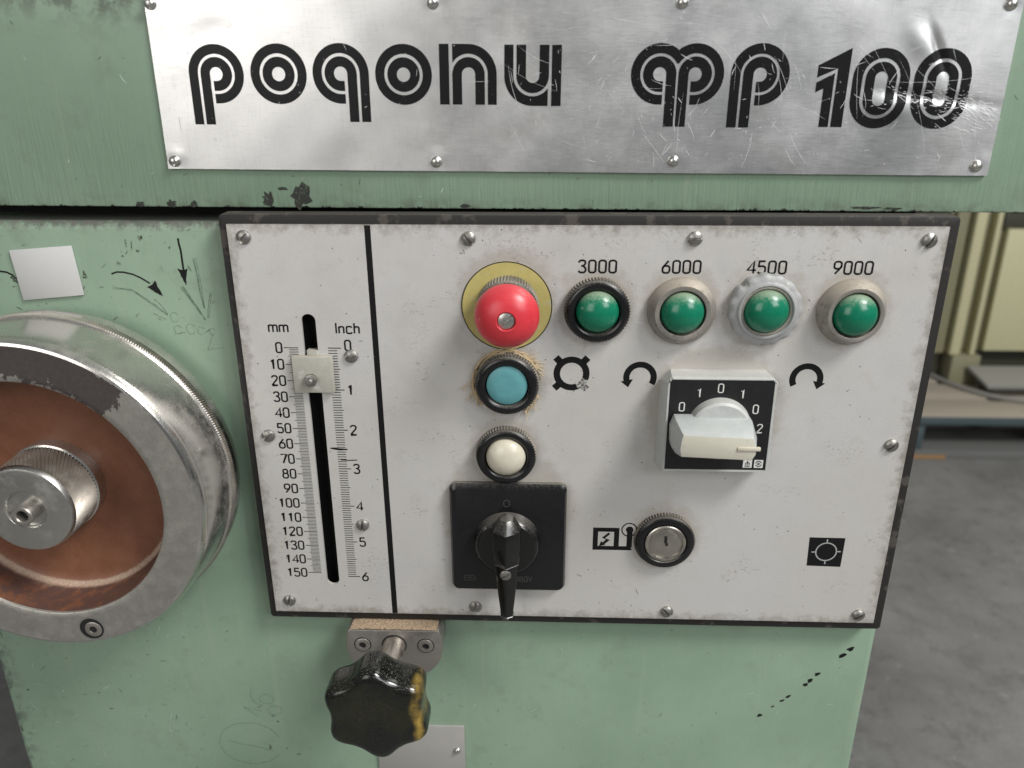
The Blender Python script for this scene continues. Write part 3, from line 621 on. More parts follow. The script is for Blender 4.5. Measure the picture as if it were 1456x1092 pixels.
def polyfill(quads):
    m = MB()
    for k, (A, B) in enumerate(quads):
        n = 24; la = [tuple(A[0][i]+(A[1][i]-A[0][i])*t/n for i in (0, 1)) for t in range(n+1)]; lb = [tuple(B[0][i]+(B[1][i]-B[0][i])*t/n for i in (0, 1)) for t in range(n+1)]
        m.strip(la, lb, YL-.004*k, 5, DIS, nl)
    return m.build('letter', MT['ink_plate'], name, angle=60)
polyfill([(((330.2,22.4),(330.2,48.6)), ((335.6,22.4),(335.6,58.0))), (((320.8,50.3),(335.5,57.9)), ((320.8,44.8),(335.5,51.2))),
          (((324.5,22.4),(324.5,41.5)), ((329.0,22.4),(329.0,47.0))), (((320.8,42.6),(328.95,46.9)), ((320.8,38.2),(328.95,42.0)))])
for cx in (351.0, 379.7):
    st = lambda r: join(arc(cx, 44.7, r, 0, 180, 30), line((cx-r, 44.7), (cx-r, 35.2)), arc(cx, 35.2, r, 180, 360, 30), line((cx+r, 35.2), (cx+r, 44.7)))[:-1]
    letter([('r', st(11.05), 4.5, True), ('r', st(5.1), 4.3, True)])
scm = MB(); random.seed(11)
m1 = hairs(130, (2, 408, 2, 79), (0.5, 12), (0.08, 0.3), DIS, YL-.05, (1.3, 0.6), nl)
m2 = hairs(170, (175, 405, 4, 78), (0.4, 8), (0.07, 0.28), DIS, YL-.05, None, nl)
m3 = MB()
for cu_, cw_, su_, sw_, q_ in ((365, 36, 9, 2.2, 70), (380, 33, 9, 3.0, 80), (384, 36, 12, 1.6, 50), (352, 38, 5, 2.0, 18)):   # scuffed where the sheet was struck
    for _ in range(q_):
        a_, b_ = random.gauss(cu_, su_), random.gauss(cw_, sw_); h_ = hairs(1, (a_, a_+16, b_-3, b_+3), (0.5, 7), (0.07, 0.36), DIS, YL-.06, (-0.12, 0.25), nl)
        if a_ < 394: m3.add(h_.v, h_.f)
m5 = hairs(60, (150, 405, 3, 79), (10, 45), (0.07, 0.17), DIS, YL-.05, (-0.9, 0.5), nl)
m3.add(m5.v, m5.f)
m4 = hairs(70, (385, 409, 20, 37), (3, 10), (0.08, 0.45), DIS, YL-.06, (-0.42, 0.08), nl)
for q in (m1, m2, m3, m4): scm.add(q.v, q.f)
o = scm.build('scratches', MT['scratch'], name, smooth=False); o['kind'] = 'stuff'
rvm = MB().lathe([(0.4,-2.9),(1.4,-2.75),(2.4,-2.1),(3.0,-1.0),(3.15,0.3)], 24).build('rivet', MT['hub'], name, angle=80)
for k, (u, w) in enumerate(RV):
    r_ = rvm if k == 0 else rvm.copy()
    if k: col.objects.link(r_); r_.parent = name
    r_.location = Vector(nl(u, 10.4, w))*S

# ---- two small bare tags on the housing
MT['tag'] = mat_metal('matt_pale_alloy', (0.58,0.58,0.575), 0.6, 0.1, (0.4,0.38,0.35), 0.1, 0.25)
tg = MB().prism([(-130,-16.9),(-93.9,-14.1),(-92.2,-42.4),(-128.1,-45.8)], 10.6, 11.85).build('blank_tag', MT['tag'], mc, bevel=.2)
tg['label'] = 'blank crooked aluminium tag above the handwheel'
pl2 = MB().prism([(56.5,-410),(118.9,-410),(118.9,-352),(56.5,-352.4)], 10.4, 11.85).build('lower_plate', mat_metal('dull_alloy', (0.40,0.39,0.37), 0.55, 0.25, (0.25,0.23,0.2), 0.08, 0.4), mc, bevel=.2)
pl2['label'] = 'plain aluminium plate beneath the star knob'
MB().lathe([(0.4,-2.0),(1.4,-1.8),(2.3,-1.0),(2.6,0.2)], 20).build('rivet', MT['hub'], pl2, loc=(113.5, 10.4, -373.8))

# ================================================================== control panel
cp = thing('control_panel', 'white control panel plate in black frame with depth scale and buttons', 'control panel', (0, 0, 0))
fo_, fi_ = rrect(-4.6, 387.6, -255.2, 5.2, 2.5), rrect(5, 377, -244, -4, 2.5); n_ = len(fo_); m = MB()
m.add([(x, y, z) for y in (12.3, 1.6) for x, z in fo_] + [(x, y, z) for y in (1.6, 12.3) for x, z in fi_], [(k*n_+i, k*n_+(i+1) % n_, (k+1)*n_+(i+1) % n_, (k+1)*n_+i) for k in range(3) for i in range(n_)])
fr = m.build('frame', MT['rubber'], cp, bevel=.7)
# face plate with the real slot cut through (built as a ring of quads around the slot)
SX, SR, ZT, ZB = 39.6, 4.0, -49.5, -228.1
fp = MB()
slot = join(arc(SX, ZT-SR, SR, 0, 180, 12), arc(SX-.3, ZB+SR, SR, 180, 360, 12))
out_ = []
cxm, czm = SX, (ZT+ZB)/2
for x, z in slot:                                         # ring of matching points on a rectangle close around the slot
    dx, dz = x-cxm, z-czm; k = min(8/abs(dx) if dx else 1e9, 96/abs(dz) if dz else 1e9); out_.append((cxm+dx*k, czm+dz*k))
# rectangle 31.6..47.6 x czm+-96 cut, rest of the plate as quads
xa, xb, za, zb = cxm-8, cxm+8, czm-96, czm+96
Y0, Y1 = 0.0, 1.7
for yy, flip in ((Y0, 0), (Y1, 1)):
    for bx in ((0, xa, -249.3, 0), (xb, 381.9, -249.3, 0), (xa, xb, zb, 0), (xa, xb, -249.3, za)):
        q = [(bx[0], yy, bx[2]), (bx[1], yy, bx[2]), (bx[1], yy, bx[3]), (bx[0], yy, bx[3])]; fp.add(q if not flip else q[::-1], [(0,1,2,3)])
rect = []
corners = [(xb, zb), (xa, zb), (xa, za), (xb, za)]
# slot rim triangulated to the rectangle with bmesh-free fan: upper corners join the upper arc, lower corners the lower arc
n_ = len(slot)
for yy in (Y0,):
    vs = [(x, yy, z) for x, z in slot] + [(x, yy, z) for x, z in corners]
    h_ = 13; fs = []
    q1 = h_//2
    for i in range(0, q1): fs.append((i, i+1, n_))
    fs.append((q1, n_+1, n_))
    for i in range(q1, h_-1): fs.append((i, i+1, n_+1))
    fs.append((h_-1, h_, n_+2, n_+1))
    for i in range(h_, h_+q1): fs.append((i, i+1, n_+2))
    fs.append((h_+q1, n_+3, n_+2))
    for i in range(h_+q1, n_-1): fs.append((i, i+1, n_+3))
    fs.append((n_-1, 0, n_, n_+3))
    fp.add(vs, fs)
fp.add([(x, Y0, z) for x, z in slot] + [(x, Y1+.2, z) for x, z in slot], [(i, (i+1) % n_, n_+(i+1) % n_, n_+i) for i in range(n_)])
ou = [(0,-249.3),(381.9,-249.3),(381.9,0),(0,0)]
fp.add([(x, Y0, z) for x, z in ou] + [(x, Y1, z) for x, z in ou], [(i, (i+1) % 4, 4+(i+1) % 4, 4+i) for i in range(4)])
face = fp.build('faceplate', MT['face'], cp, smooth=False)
face['label'] = 'silver white faceplate printed with scales and symbols'
MB().box(SX-20, SX+20, 10.6, 11.4, ZB-10, ZT+20).build('slot_backing', MT['dark'], cp, smooth=False)
YP = -0.06
MB().strip([(74.6,-0.2),(75.9,-249.1)], [(77.9,-0.2),(79.3,-249.1)], YP).build('divider_stripe', MT['ink'], face, smooth=False)
# scales
tk = MB()
for i in range(151):
    z = -69.4-i
    if i % 10 == 0: xa_, xb_, w_ = 24.0, 32.3, .46
    elif i % 5 == 0: xa_, xb_, w_ = 26.0, 32.3, .36
    else: xa_, xb_, w_ = 27.0, 32.3, .32
    tk.ribbon([(xa_, z), (xb_, z)], w_, YP)
tk.build('millimetre_scale', MT['ink'], face, smooth=False)
tk = MB()
for i in range(97):
    z = -69.4-i*25.4/16
    xb_ = 56.8 if i % 16 == 0 else (55.4 if i % 8 == 0 else 54.5)
    tk.ribbon([(49.3, z), (xb_, z)], .55 if i % 16 == 0 else .46, YP)
tk.build('inch_scale', MT['ink'], face, smooth=False)
for i in range(16): text(MB(), str(i*10), 22.9, -69.4-i*10-2.9, 5.8, .96, YP, .21, 'r').build('scale_number', MT['ink'], face, smooth=False)
for i in range(7): text(MB(), str(i), 58.4 if i else 59.0, -69.4-i*25.4-2.9+(1.6 if i == 0 else 0), 5.9, .98, YP, .2).build('scale_number', MT['ink'], face, smooth=False)
text(MB(), 'mm', 16.7, -60.1, 6.2, .94, YP, .22).build('scale_title', MT['ink'], face, smooth=False)
text(MB(), 'inch', 54.9, -60.6, 6.0, .94, YP, .27).build('scale_title', MT['ink'], face, smooth=False)
for s_, x in (('3000',189.4),('6000',234.4),('4500',279.7),('9000',325.2)):
    text(MB(), s_, x, -25.1, 6.6, 1.06, YP, .235, xs=1.03).build('speed_number', MT['ink'], face, smooth=False)
# pen strokes on the inch scale
pm = MB(); pm.ribbon([(45.4,-132.0),(48,-132.2),(51,-132.7),(55.6,-132.6)], 1.3, YP-.03, taper=lambda t: .5+1.6*t*(1-t)*1.6); pm.ribbon([(51,-139.6),(56,-139.9),(61,-139.6)], .6, YP-.03); pm.build('pen_mark', MT['ink'], face, smooth=False)
# ring symbol with four lugs
def rotq(cx, cz, a, u0, u1, w):
    a = radians(a); c, s_ = cos(a), sin(a); return [(cx+u*c-v*s_, cz+u*s_+v*c) for u, v in ((u0,-w),(u1,-w),(u1,w),(u0,w))]
m = MB(); m.ribbon(arc(187.2, -83.3, 8.35, 0, 360, 60)[:-1], 3.7, YP, True)
for a in (47, 133, 223): m.sheet(rotq(187.2, -83.3, a, 9.9, 13.2, 2.0), YP)
m.build('chuck_symbol', MT['ink'], face, smooth=False)
m = MB(); m.sheet(rotq(187.2, -83.3, -47, 10.3, 13.0, 1.9), YP); m.ribbon(arc(187.2, -83.3, 8.3, -68, -22, 12), 3.75, YP-.03); m.build('rubbed_corner', MT['ink_worn'], face, smooth=False)
for cx, mir, nm in ((225.9, 1, 'left'), (318.8, -1, 'right')):
    T = lambda p: [(cx+(x*mir), -85.2+z) for x, z in p]
    m = MB(); m.ribbon(T(arc(0, 0, 7.7, -30, 196, 40)), 3.5, YP); m.sheet(T([(-10.8,-2.5),(-3.9,-1.0),(-6.4,-6.0)]), YP-.02)
    m.build('rotation_arrow', MT['ink'], face, smooth=False)
# mains key symbol
m = MB(); fx0, fx1, fz0, fz1 = 202.9, 218.9, -198.9, -183.2; t_ = 3.1
for q in ((fx0, fx1, fz1-t_+.3, fz1), (fx0, fx0+t_, fz0+t_-.3, fz1-t_+.3), (fx1-t_, fx1, fz0+t_-.3, fz1-t_+.3), (fx0, 226.9, fz0, fz0+t_-.3), (223.6, 226.9, fz0+t_-.3, -185.5)):
    m.sheet([(q[0], q[2]), (q[1], q[2]), (q[1], q[3]), (q[0], q[3])], YP)
m.sheet(arc(225.1, -184.4, 2.3, 0, 360, 20)[:-1], YP-.02); m.ribbon(arc(224.9, -184.4, 4.5, 0, 360, 36)[:-1], .75, YP-.03, True)
m.ribbon([(212.9,-187.0),(209.4,-190.4),(212.2,-191.6),(208.8,-195.0)], 1.5, YP-.02); m.sheet([(206.9,-196.1),(208.0,-192.6),(210.6,-195.4)], YP-.03)
m.build('mains_symbol', MT['ink'], face, smooth=False)
sq = MB().sheet([(334.0,-187.5),(355.5,-187.7),(355.3,-208.1),(334.7,-207.6)], YP).build('lamp_symbol', MT['ink'], face, smooth=False)
m = MB(); m.ribbon(arc(345.2, -197.5, 6.2, 0, 360, 40)[:-1], .75, YP-.04, True)
for a in (2, 92, 182, 272): m.sheet(rotq(345.2, -197.5, a, 6.7, 8.8, .4), YP-.04)
m.build('lamp_outline', mat_ink('grey_print', (0.34,0.34,0.335), rough=0.5), face, smooth=False)
o = hairs(80, (3, 379, -246, -3), (0.3, 5), (0.12, 0.42), y=YP-.02).build('scuff_marks', MT['scratch_dark'], face, smooth=False); o['kind'] = 'stuff'
o = hairs(90, (3, 379, -246, -3), (0.5, 9), (0.12, 0.4), y=YP-.02, ang=(1.3,.5)).build('bright_scuffs', MT['scratch'], face, smooth=False); o['kind'] = 'stuff'
SCR = [(8.8,-6.8,.9),(130.3,-7.0,2.5),(250.4,-6.5,1.5),(372.3,-7.0,.55),(9.2,-124.2,1.0),(372.3,-125.3,.8),(9.8,-240.6,.2),(129.7,-242.6,.1),(251.5,-243.4,2.4),(371.4,-243.1,1.0),(62.3,-73.9,1.4),(61.2,-183.9,.1)]
sp0 = screw_mesh(3.9, 2.5, 0, None, .62, 1.7).build('screw', MT['steel'], cp, angle=40)
for k, (x, z, r) in enumerate(SCR):
    s_ = sp0 if k == 0 else sp0.copy()
    if k: col.objects.link(s_); s_.parent = cp
    s_.location = Vector((x, -.05, z))*S; s_.rotation_euler = (0, r, 0)

# ---- sliding pointer
sd = thing('depth_pointer', 'yellowed nylon sliding pointer held by a nut over the scale slot', 'pointer', (40.3, -4.0, -84.4))
MB().box(-11.4, 11.5, 0, 3.8, -10.9, 10.9).build('slide_block', MT['nylon'], sd, bevel=.6)
MB().box(-3.4, 3.4, 3.9, 8.5, -6, 13.5).build('slide_stem', MT['nylon'], sd, bevel=.3)
hx = [(4.0*cos(radians(60*i+10)), 4.0*sin(radians(60*i+10))) for i in range(6)]
nt = MB().prism(hx, -2.6, -.05).build('nut', MT['steel'], sd, bevel=.35, loc=(-1.0, 0, -2.6))
MB().lathe([(0.3,-5.4),(1.4,-5.3),(1.9,-4.8),(1.9,-2.2)], 20).build('stud', MT['steel'], nt)

# ---- emergency stop
es = thing('emergency_stop_button', 'red mushroom emergency stop button on a yellow disc', 'button', (150.7, 0, -44.2))
yd = MB().lathe([(24.9,-.45),(24.9,-.05)], 72).build('yellow_disc', MT['yellow'], es)
MB().ribbon(arc(0, 0, 24.75, 0, 360, 90)[:-1], .55, -.5, True).build('rim_line', MT['ink'], yd, smooth=False)
MB().lathe([(15.2,-12.5),(15.9,-12),(16.4,-11.2),(16.8,-10.6),(17.0,-.4)], 120, teeth=({3,4}, .8)).build('collar', MT['collar'], es, loc=(.8, 0, .6))
MB().lathe([(9,-24),(13.4,-23),(13.4,-12)], 48).build('stem', MT['hub'], es, loc=(.8, 0, .6))
hd = MB().lathe([(4.7,-30.9),(4.7,-33.2),(5.2,-33.5),(7.5,-33.0),(10.5,-31.9),(13.2,-30.1),(15.3,-27.9),(16.6,-25.6),(17.1,-23.6),(17.15,-22.4),(16.4,-21.2),(12,-20.6)], 96).build('mushroom_head', MT['red'], es, loc=(1.0, 0, .9))
screw_mesh(4.3, 1.2, -.75, None, .45, 1.3).build('screw', MT['hub'], hd, loc=(0, -31.9, 0))

# ---- push buttons
def dome_prof(R, h, y):
    return [(0.25, y-h)] + [(R*sin(radians(a)), y-h*cos(radians(a))) for a in range(9, 91, 9)] + [(R, y+3)]
def push_button(label, x, z, kind, lens, h=6.8, R=17.5, group='push buttons on the control panel'):
    t = thing('push_button', label, 'button', (x, 0, z), group)
    if kind == 'black':
        MB().lathe([(12.3,-1.5),(12.3,-h+.9),(13.2,-h+.1),(14.4,-h-.3),(16.2,-h+.1),(17.0,-h+.9),(R-.2,-h+2.2),(R-.3,-h+3.0)], 96, close=True).build('bezel_ring', MT['black'], t)
        MB().lathe([(R-.6,-h+2.3),(R+.5,-h+2.6),(R+.9,-.05)], 130, teeth=({1,2}, .75), close=True).build('knurled_collar', MT['collar'], t)
    elif kind == 'cone':
        MB().lathe([(12.4,-1.5),(12.6,-h+.2),(13.0,-h),(R-.5,-h),(R,-h+.5),(R+2.6,-3.2),(R+3.2,-2),(R+3.2,-.05)], 72).build('bezel_ring', MT['cone'], t)
    MB().lathe([(0.3,-1.0),(12.4,-1.0),(12.4,-.1)], 40).build('well', MT['dark'], t)
    if lens[0] == 'dome': MB().lathe(dome_prof(11.6, lens[2], -h+2.0), 56).build('push_cap', lens[1], t, angle=60)
    else: MB().lathe([(0.3,-h+1.0),(6,-h+.95),(10.6,-h+1.3),(11.5,-h+1.9),(11.7,-1)], 56).build('push_cap', lens[1], t, angle=50)
    return t
push_button('green domed push button in a black ring under 3000', 200.2, -45.6, 'black', ('dome', MT['greenb'], 8.0))
push_button('green domed push button in a low dusty metal ring between black ringed and scalloped ones', 246.0, -45.8, 'cone', ('dome', MT['greenb'], 8.0), 7.0, 15.5)
push_button('green domed push button in a tall dusty metal cone beyond the scalloped locknut', 337.3, -45.7, 'cone', ('dome', MT['greenb'], 8.0), 9.0, 15.2)
t = thing('push_button', 'green domed push button in a grey scalloped locknut under 4500', 'button', (290.4, 0, -44.2), 'push buttons on the control panel')
n_s = 150; pts = []
for i in range(n_s):
    a = 2*pi*i/n_s; pts.append((a, 19.3+.38*cos(15*a)+(-.7 if 2.2 < a < 2.42 or 4.62 < a < 4.8 else 0)))
m = MB(); prof = [(0,-5.4,1),(-1.3,-6.6,1),(-2.6,-6.9,0),(-3.6,-7.3,0),(-4.2,-8.2,0),(-5.0,-8.4,0),(-5.6,-7.6,0),(-6.2,-3,0)]
prof = [(0.2,-.1,1)] + prof; vs = []
for k, (dr, y, wv) in enumerate(prof):
    for a, r in pts:
        rr = (r if wv else 19.3)+dr; vs.append((rr*cos(a), y, rr*sin(a)))
m.add(vs, [(k*n_s+i, k*n_s+(i+1) % n_s, (k+1)*n_s+(i+1) % n_s, (k+1)*n_s+i) for k in range(len(prof)-1) for i in range(n_s)])
m.build('locknut', MT['nutgrey'], t)
MB().lathe([(12.1,-2),(12.1,-7.2),(12.9,-7.7),(14.0,-7.2),(14.3,-2)], 64).build('bezel_ring', MT['cone'], t)
MB().lathe([(0.3,-1.2),(13.5,-1.2),(13.5,-.1)], 40).build('well', MT['dark'], t)
MB().lathe(dome_prof(11.9, 8.4, -6.0), 56).build('push_cap', MT['greenb'], t, angle=60)
push_button('flat turquoise push button in a black ring with frayed twine', 150.8, -88.6, 'black', ('flat', MT['cyan']), 8.2)
push_button('ivory domed push button in a black ring above the black switch', 150.0, -133.8, 'black', ('dome', MT['ivory'], 7.0), 6.6, 17.2)
tw = MB(); random.seed(5)
for i in range(46):
    a0 = random.uniform(25, 200); l = random.uniform(15, 60); r0 = random.uniform(17.9, 20.2); y0 = random.uniform(-2.6, -.5)
    tw.tube([((r0+random.uniform(-.4,.5))*cos(radians(a0+l*k/7)), y0+random.uniform(-.3,.3), (r0+random.uniform(-.4,.4))*sin(radians(a0+l*k/7))) for k in range(8)], random.uniform(.12, .3), 5)
for i in range(70):
    a0 = random.choice((random.uniform(168, 205), random.uniform(-55, -20), random.uniform(20, 100))); r0 = 18.2; d = radians(a0+random.uniform(30, 90)*(1 if a0 > 100 else -1)); L = random.uniform(4, 12)*(1.0 if a0 > 100 else .7)
    x, z = r0*cos(radians(a0)), r0*sin(radians(a0)); tw.tube([(x+L*k/4*cos(d)+random.uniform(-.3,.3), -1.2-random.random()*.6, z+L*k/4*sin(d)+random.uniform(-.3,.3)) for k in range(5)], random.uniform(.1, .25), 5)
two = tw.build('frayed_twine', MT['straw'], loc=(150.8, 0, -88.6)); two['label'] = 'frayed straw coloured twine wrapped behind the turquoise button'; two['category'] = 'twine'

# ---- key switch
ks = thing('key_switch', 'key lock switch with steel barrel in a black ring', 'switch', (246.5, 0, -190.6))
MB().lathe([(12.6,-1.5),(12.6,-4.4),(13.4,-5.4),(15.4,-5.6),(17.2,-4.6),(17.8,-3.2),(17.8,-2.6)], 96, close=True).build('bezel_ring', MT['black'], ks)
MB().lathe([(17.4,-3.0),(18.4,-2.8),(18.9,-.05)], 130, teeth=({1,2}, .75), close=True).build('knurled_collar', MT['collar'], ks)
br = MB().lathe([(0.3,-5.0),(8.6,-5.0),(9.2,-4.8),(9.3,-4.2),(10.4,-4.2),(10.6,-5.4),(11.6,-5.6),(12.3,-5.2),(12.5,-.1)], 56).build('barrel', mat_metal('lock_barrel', (0.50,0.475,0.43), 0.32, 0.45, (0.2,0.16,0.11), 0.2), ks)
MB().box(-.9, .9, -5.12, -4.9, .2, 5.2).build('keyhole', MT['dark'], br, smooth=False)
MB().box(-.1, 1.6, -5.14, -5.0, -1.6, .4).build('keyhole', MT['dark'], br, smooth=False)

# ---- black cam switch
bs = thing('cam_switch', 'black square rotary switch with a long pointer lever', 'switch', (151.0, 0, -189.5))
pb = MB(); o_, i_ = rrect(-35.2, 35.2, -37.2, 37.0, 4.5), rrect(-34.0, 34.0, -36.2, 33.8, 3.5); n_ = len(o_)
pb.add([(x, -.05, z) for x, z in o_] + [(x, -3.0, z) for x, z in o_] + [(x, -5.0, z) for x, z in i_], [(i, (i+1) % n_, n_+(i+1) % n_, n_+i) for i in range(n_)] + [(n_+i, n_+(i+1) % n_, 2*n_+(i+1) % n_, 2*n_+i) for i in range(n_)] + [tuple(range(2*n_, 3*n_))])
pbo = pb.build('switch_plate', MT['black'], bs, bevel=0)
em = MB(); em.ribbon(rrect(-27.5, -20.5, -29.8, -26.3, 1.7, 5), .35, -5.06, True); em.ribbon([(-26.8,-28),(-24.9,-28),(-24.9,-27)], .3, -5.07); em.ribbon([(-23.1,-27),(-23.1,-28),(-21.2,-28)], .3, -5.07); em.ribbon([(-24.0,-29.4),(-24.0,-26.7)], .3, -5.08)
text(em, '380V', 4.2, -30.2, 3.6, .35, -5.06, .2); em.ribbon(arc(-.8, 24.8, 1.8, 0, 360, 16, 2.4)[:-1], .35, -5.06, True)
em.build('moulded_mark', mat_ink('worn_grey_relief', (0.075,0.072,0.068)), pbo, smooth=False)
MB().lathe([(0.3,-13.6),(17.2,-13.6),(18.8,-12.4),(19.6,-10),(20.2,-5.0)], 72).build('knob_disc', MT['black_gloss'], bs, loc=(-.4, 0, -1.3))
hm = MB()
#   z, half width, y edge, y ridge
sec = [(23.6,.7,-14,-15.5),(21.6,3.8,-19,-21.0),(14.6,7.9,-22,-26.5),(6,7.9,-22.5,-27.5),(-3,7.2,-22.5,-27.5),(-7.0,6.7,-22,-27)]
def loft(mb, sec, yb):
    vs = []
    for z, hw, ye, yr in sec: vs += [(-hw*1.08, yb, z), (-hw, ye, z), (0, yr, z), (hw, ye, z), (hw*1.08, yb, z)]
    fs = [(k*5+i, k*5+i+1, (k+1)*5+i+1, (k+1)*5+i) for k in range(len(sec)-1) for i in range(4)] + [(k*5+4, k*5, (k+1)*5, (k+1)*5+4) for k in range(len(sec)-1)]
    fs += [(0,1,2,3,4), tuple((len(sec)-1)*5+i for i in (4,3,2,1,0))]
    return mb.add(vs, fs)
hnd = loft(hm, sec, -13.5).build('grip', MT['black_gloss'], bs, bevel=.5, loc=(-.3, 0, 0), angle=25)
lev = loft(MB(), [(-5.0,6.0,-20.5,-23.2),(-10.6,6.6,-20.5,-23.0),(-20,6.0,-20,-22.2),(-45.6,3.5,-18.5,-20.4)], -13.8).build('lever', MT['black_gloss'], bs, bevel=.4, loc=(-.3, -1.2, 0), angle=25)
screw_mesh(3.3, 1.2, -1.0, None, .42, 1.1).build('screw', MT['steel'], lev, loc=(-.4, -23.3, -12.4))

# ---- grey selector switch
gs = thing('selector_switch', 'light grey square selector switch with black numbered dial', 'switch', (269.1, 0, -108.4))
gb = MB(); b_ = [(-32.2,-29.6),(32.0,-29.6),(32.0,22),(26.5,28.6),(-26.5,28.6),(-32.2,22)]; f_ = [(-30.1,-29.0),(30.4,-29.0),(30.2,25.6),(27.5,28.6),(-27.5,28.6),(-30.2,25.6)]; n_ = 6
d_ = [(-28.3,-27.2),(28.7,-27.2),(28.4,27.3),(28.3,27.4),(-28.4,27.4),(-28.5,27.3)]
gb.add([(x, -.05, z) for x, z in b_] + [(x, -12.4, z) for x, z in f_] + [(x*.975, -14.2, z*.975) for x, z in f_] + [(x, -14.2, z) for x, z in d_] + [(x, -13.0, z) for x, z in d_],
       [(k*n_+i, k*n_+(i+1) % n_, (k+1)*n_+(i+1) % n_, (k+1)*n_+i) for k in range(4) for i in range(n_)] + [tuple(range(4*n_, 5*n_))])
gb.build('housing', MT['greyp'], gs, angle=20)
dl = MB().prism([(-28.1,-27.0),(28.5,-27.0),(28.2,27.2),(-28.2,27.2)], -13.9, -13.1).build('dial_plate', MT['dial'], gs)
for s_, x, z in (('0',-21.1,11.3),('1',-12.1,19.7),('0',-.6,22.5),('1',11.5,19.3),('0',19.5,10.3),('2',22.9,-1.3)):
    text(MB(), s_, x, z-2.5, 5.0, .6, -13.97, .2, 'c').build('dial_number', MT['white_ink'], dl, smooth=False)
for x in (18.4, 24.6):
    q = MB().sheet([(x-2.5,-25.7),(x+2.5,-25.7),(x+2.5,-20.7),(x-2.5,-20.7)], -13.97).build('dial_symbol', MT['white_ink'], dl, smooth=False)
m = MB(); m.ribbon([(16.9,-25.0),(19.9,-25.0)], .5, -14.0); m.ribbon(arc(18.4,-23.6,1.2,0,180,10), .5, -14.0); m.ribbon([(18.4,-23.6),(18.4,-21.2)], .5, -14.02); m.ribbon([(16.9,-24.0),(19.9,-24.0)], .4, -14.03)
m.ribbon(arc(24.6,-23.2,1.6,20,170,12), .55, -14.0); m.ribbon(arc(24.6,-23.2,1.6,200,350,12), .55, -14.0); m.ribbon(arc(24.6,-23.2,.5,0,360,8)[:-1], .5, -14.02, True)
m.build('dial_symbol', MT['ink'], dl, smooth=False)
kn = MB().lathe([(0.3,-21.0),(15.6,-21.0),(17.0,-19.8),(17.4,-17),(17.7,-14.0)], 64).build('knob_disc', MT['greyp'], gs, loc=(0, 0, -.6))
kb = MB()
back = [(-28.0,2.6),(-26.0,8.6),(15.0,8.8),(18.6,-1.5),(18.8,-6.5),(15.5,-11.5),(-25.0,-12.0),(-27.4,-8.0)]
frt = [(-24.8,2.0),(-24.0,5.6),(13.2,4.2),(15.0,-2.2),(15.0,-5.0),(13.3,-8.6),(-24.3,-7.0),(-25.2,-3.0)]
n_ = 8
kb.add([(x, -15, z) for x, z in back] + [(x, -24, z*.97+.2) for x, z in back] + [(x, -37.5, z) for x, z in frt], [(k*n_+i, k*n_+(i+1) % n_, (k+1)*n_+(i+1) % n_, (k+1)*n_+i) for k in range(2) for i in range(n_)] + [tuple(range(2*n_, 3*n_)), tuple(range(n_))[::-1]])
def mat_bar():
    n = N('handled_grey_plastic', 0.38); p = n.pos(); g = n.node('ShaderNodeNewGeometry'); ny = n.xyz(g.outputs['Normal'])[1]
    f = n.noise(p, 0.15, 5, 0.7); c = n.mix(n.step(f, 0.3, 0.7), (0.40, 0.425, 0.42), (0.45, 0.465, 0.455))
    c = n.mix(n.step(ny, -0.9, -0.97), c, n.mix(f, (0.50, 0.475, 0.39), (0.56, 0.54, 0.46)))
    c = n.mix(n.ma('MULTIPLY', n.step(n.noise(p, 0.35, 5, 0.75), 0.62, 0.70), 0.7), c, (0.17, 0.13, 0.09))
    return n.out(c, 0.38, normal=n.bump(f, 0.05, 0.2))
kbo = kb.build('knob_bar', mat_bar(), gs, bevel=.45, angle=28, loc=(.4, 0, -1.0))
MB().box(5.0, 17.2, -38.3, -36.6, -2.9, -.7).build('pointer_rib', MT['ivory'], kbo, bevel=.5)

# ================================================================== handwheel
hw = thing('handwheel', 'chrome handwheel with brown dished centre and knurled hub', 'handwheel', (-109.3, 0, -145.9))
MB().lathe([(40,11.5),(70,11.0),(90,8),(96,4.5),(97.8,0),(98,-4),(97.6,-6.5)], 160, close=True).build('rear_rim', MT['chrome'], hw)
kt = [0, 0, 0, 0]
MB().lathe([(97.0,-6.5),(98.3,-7.2),(98.3,-11.3),(96.9,-12.0)], 840, teeth=({1,2}, .8), twist=[0,0,.01,.01], close=True).build('knurled_band', MT['knurl'], hw)
MB().lathe([(97.2,-12.0),(96.4,-13),(95.9,-30),(95.5,-42.0),(94.8,-45.0),(93.4,-47.0),(92.0,-47.5)], 160, close=True).build('rim', MT['chrome'], hw)
# front ring with a counterbored bolt hole
bx, bz, brr = 17.1, -82.6, 6.3
rg = MB().lathe([(92.0,-47.5),(88,-47.5),(84,-47.5),(80,-47.5),(76,-47.5),(73.0,-47.5),(72.2,-47.0),(71.8,-46.0)], 160, close=True).build('front_ring', MT['ring'], hw)
MB().lathe([(8.0,-47.54),(7.6,-47.64),(7.2,-47.60),(7.0,-47.52)], 32, close=True, cx=bx, cz=bz).build('bolt_seat', MT['hub'], hw)
bh = MB().lathe([(0.2,-47.62),(5.95,-47.62)], 32, cx=bx, cz=bz); bh = MB(); bh.sheet(arc(bx, bz, 7.1, 0, 360, 32)[:-1], -47.60); bho = bh.build('bolt_hole', MT['dark'], hw, smooth=False)
MB().lathe([(2.2,-47.7),(2.3,-48.0),(4.2,-48.0),(4.9,-47.8),(5.1,-47.64)], 28, close=True, cx=bx+.9, cz=bz-.4).build('socket_bolt', MT['flange'], bho)
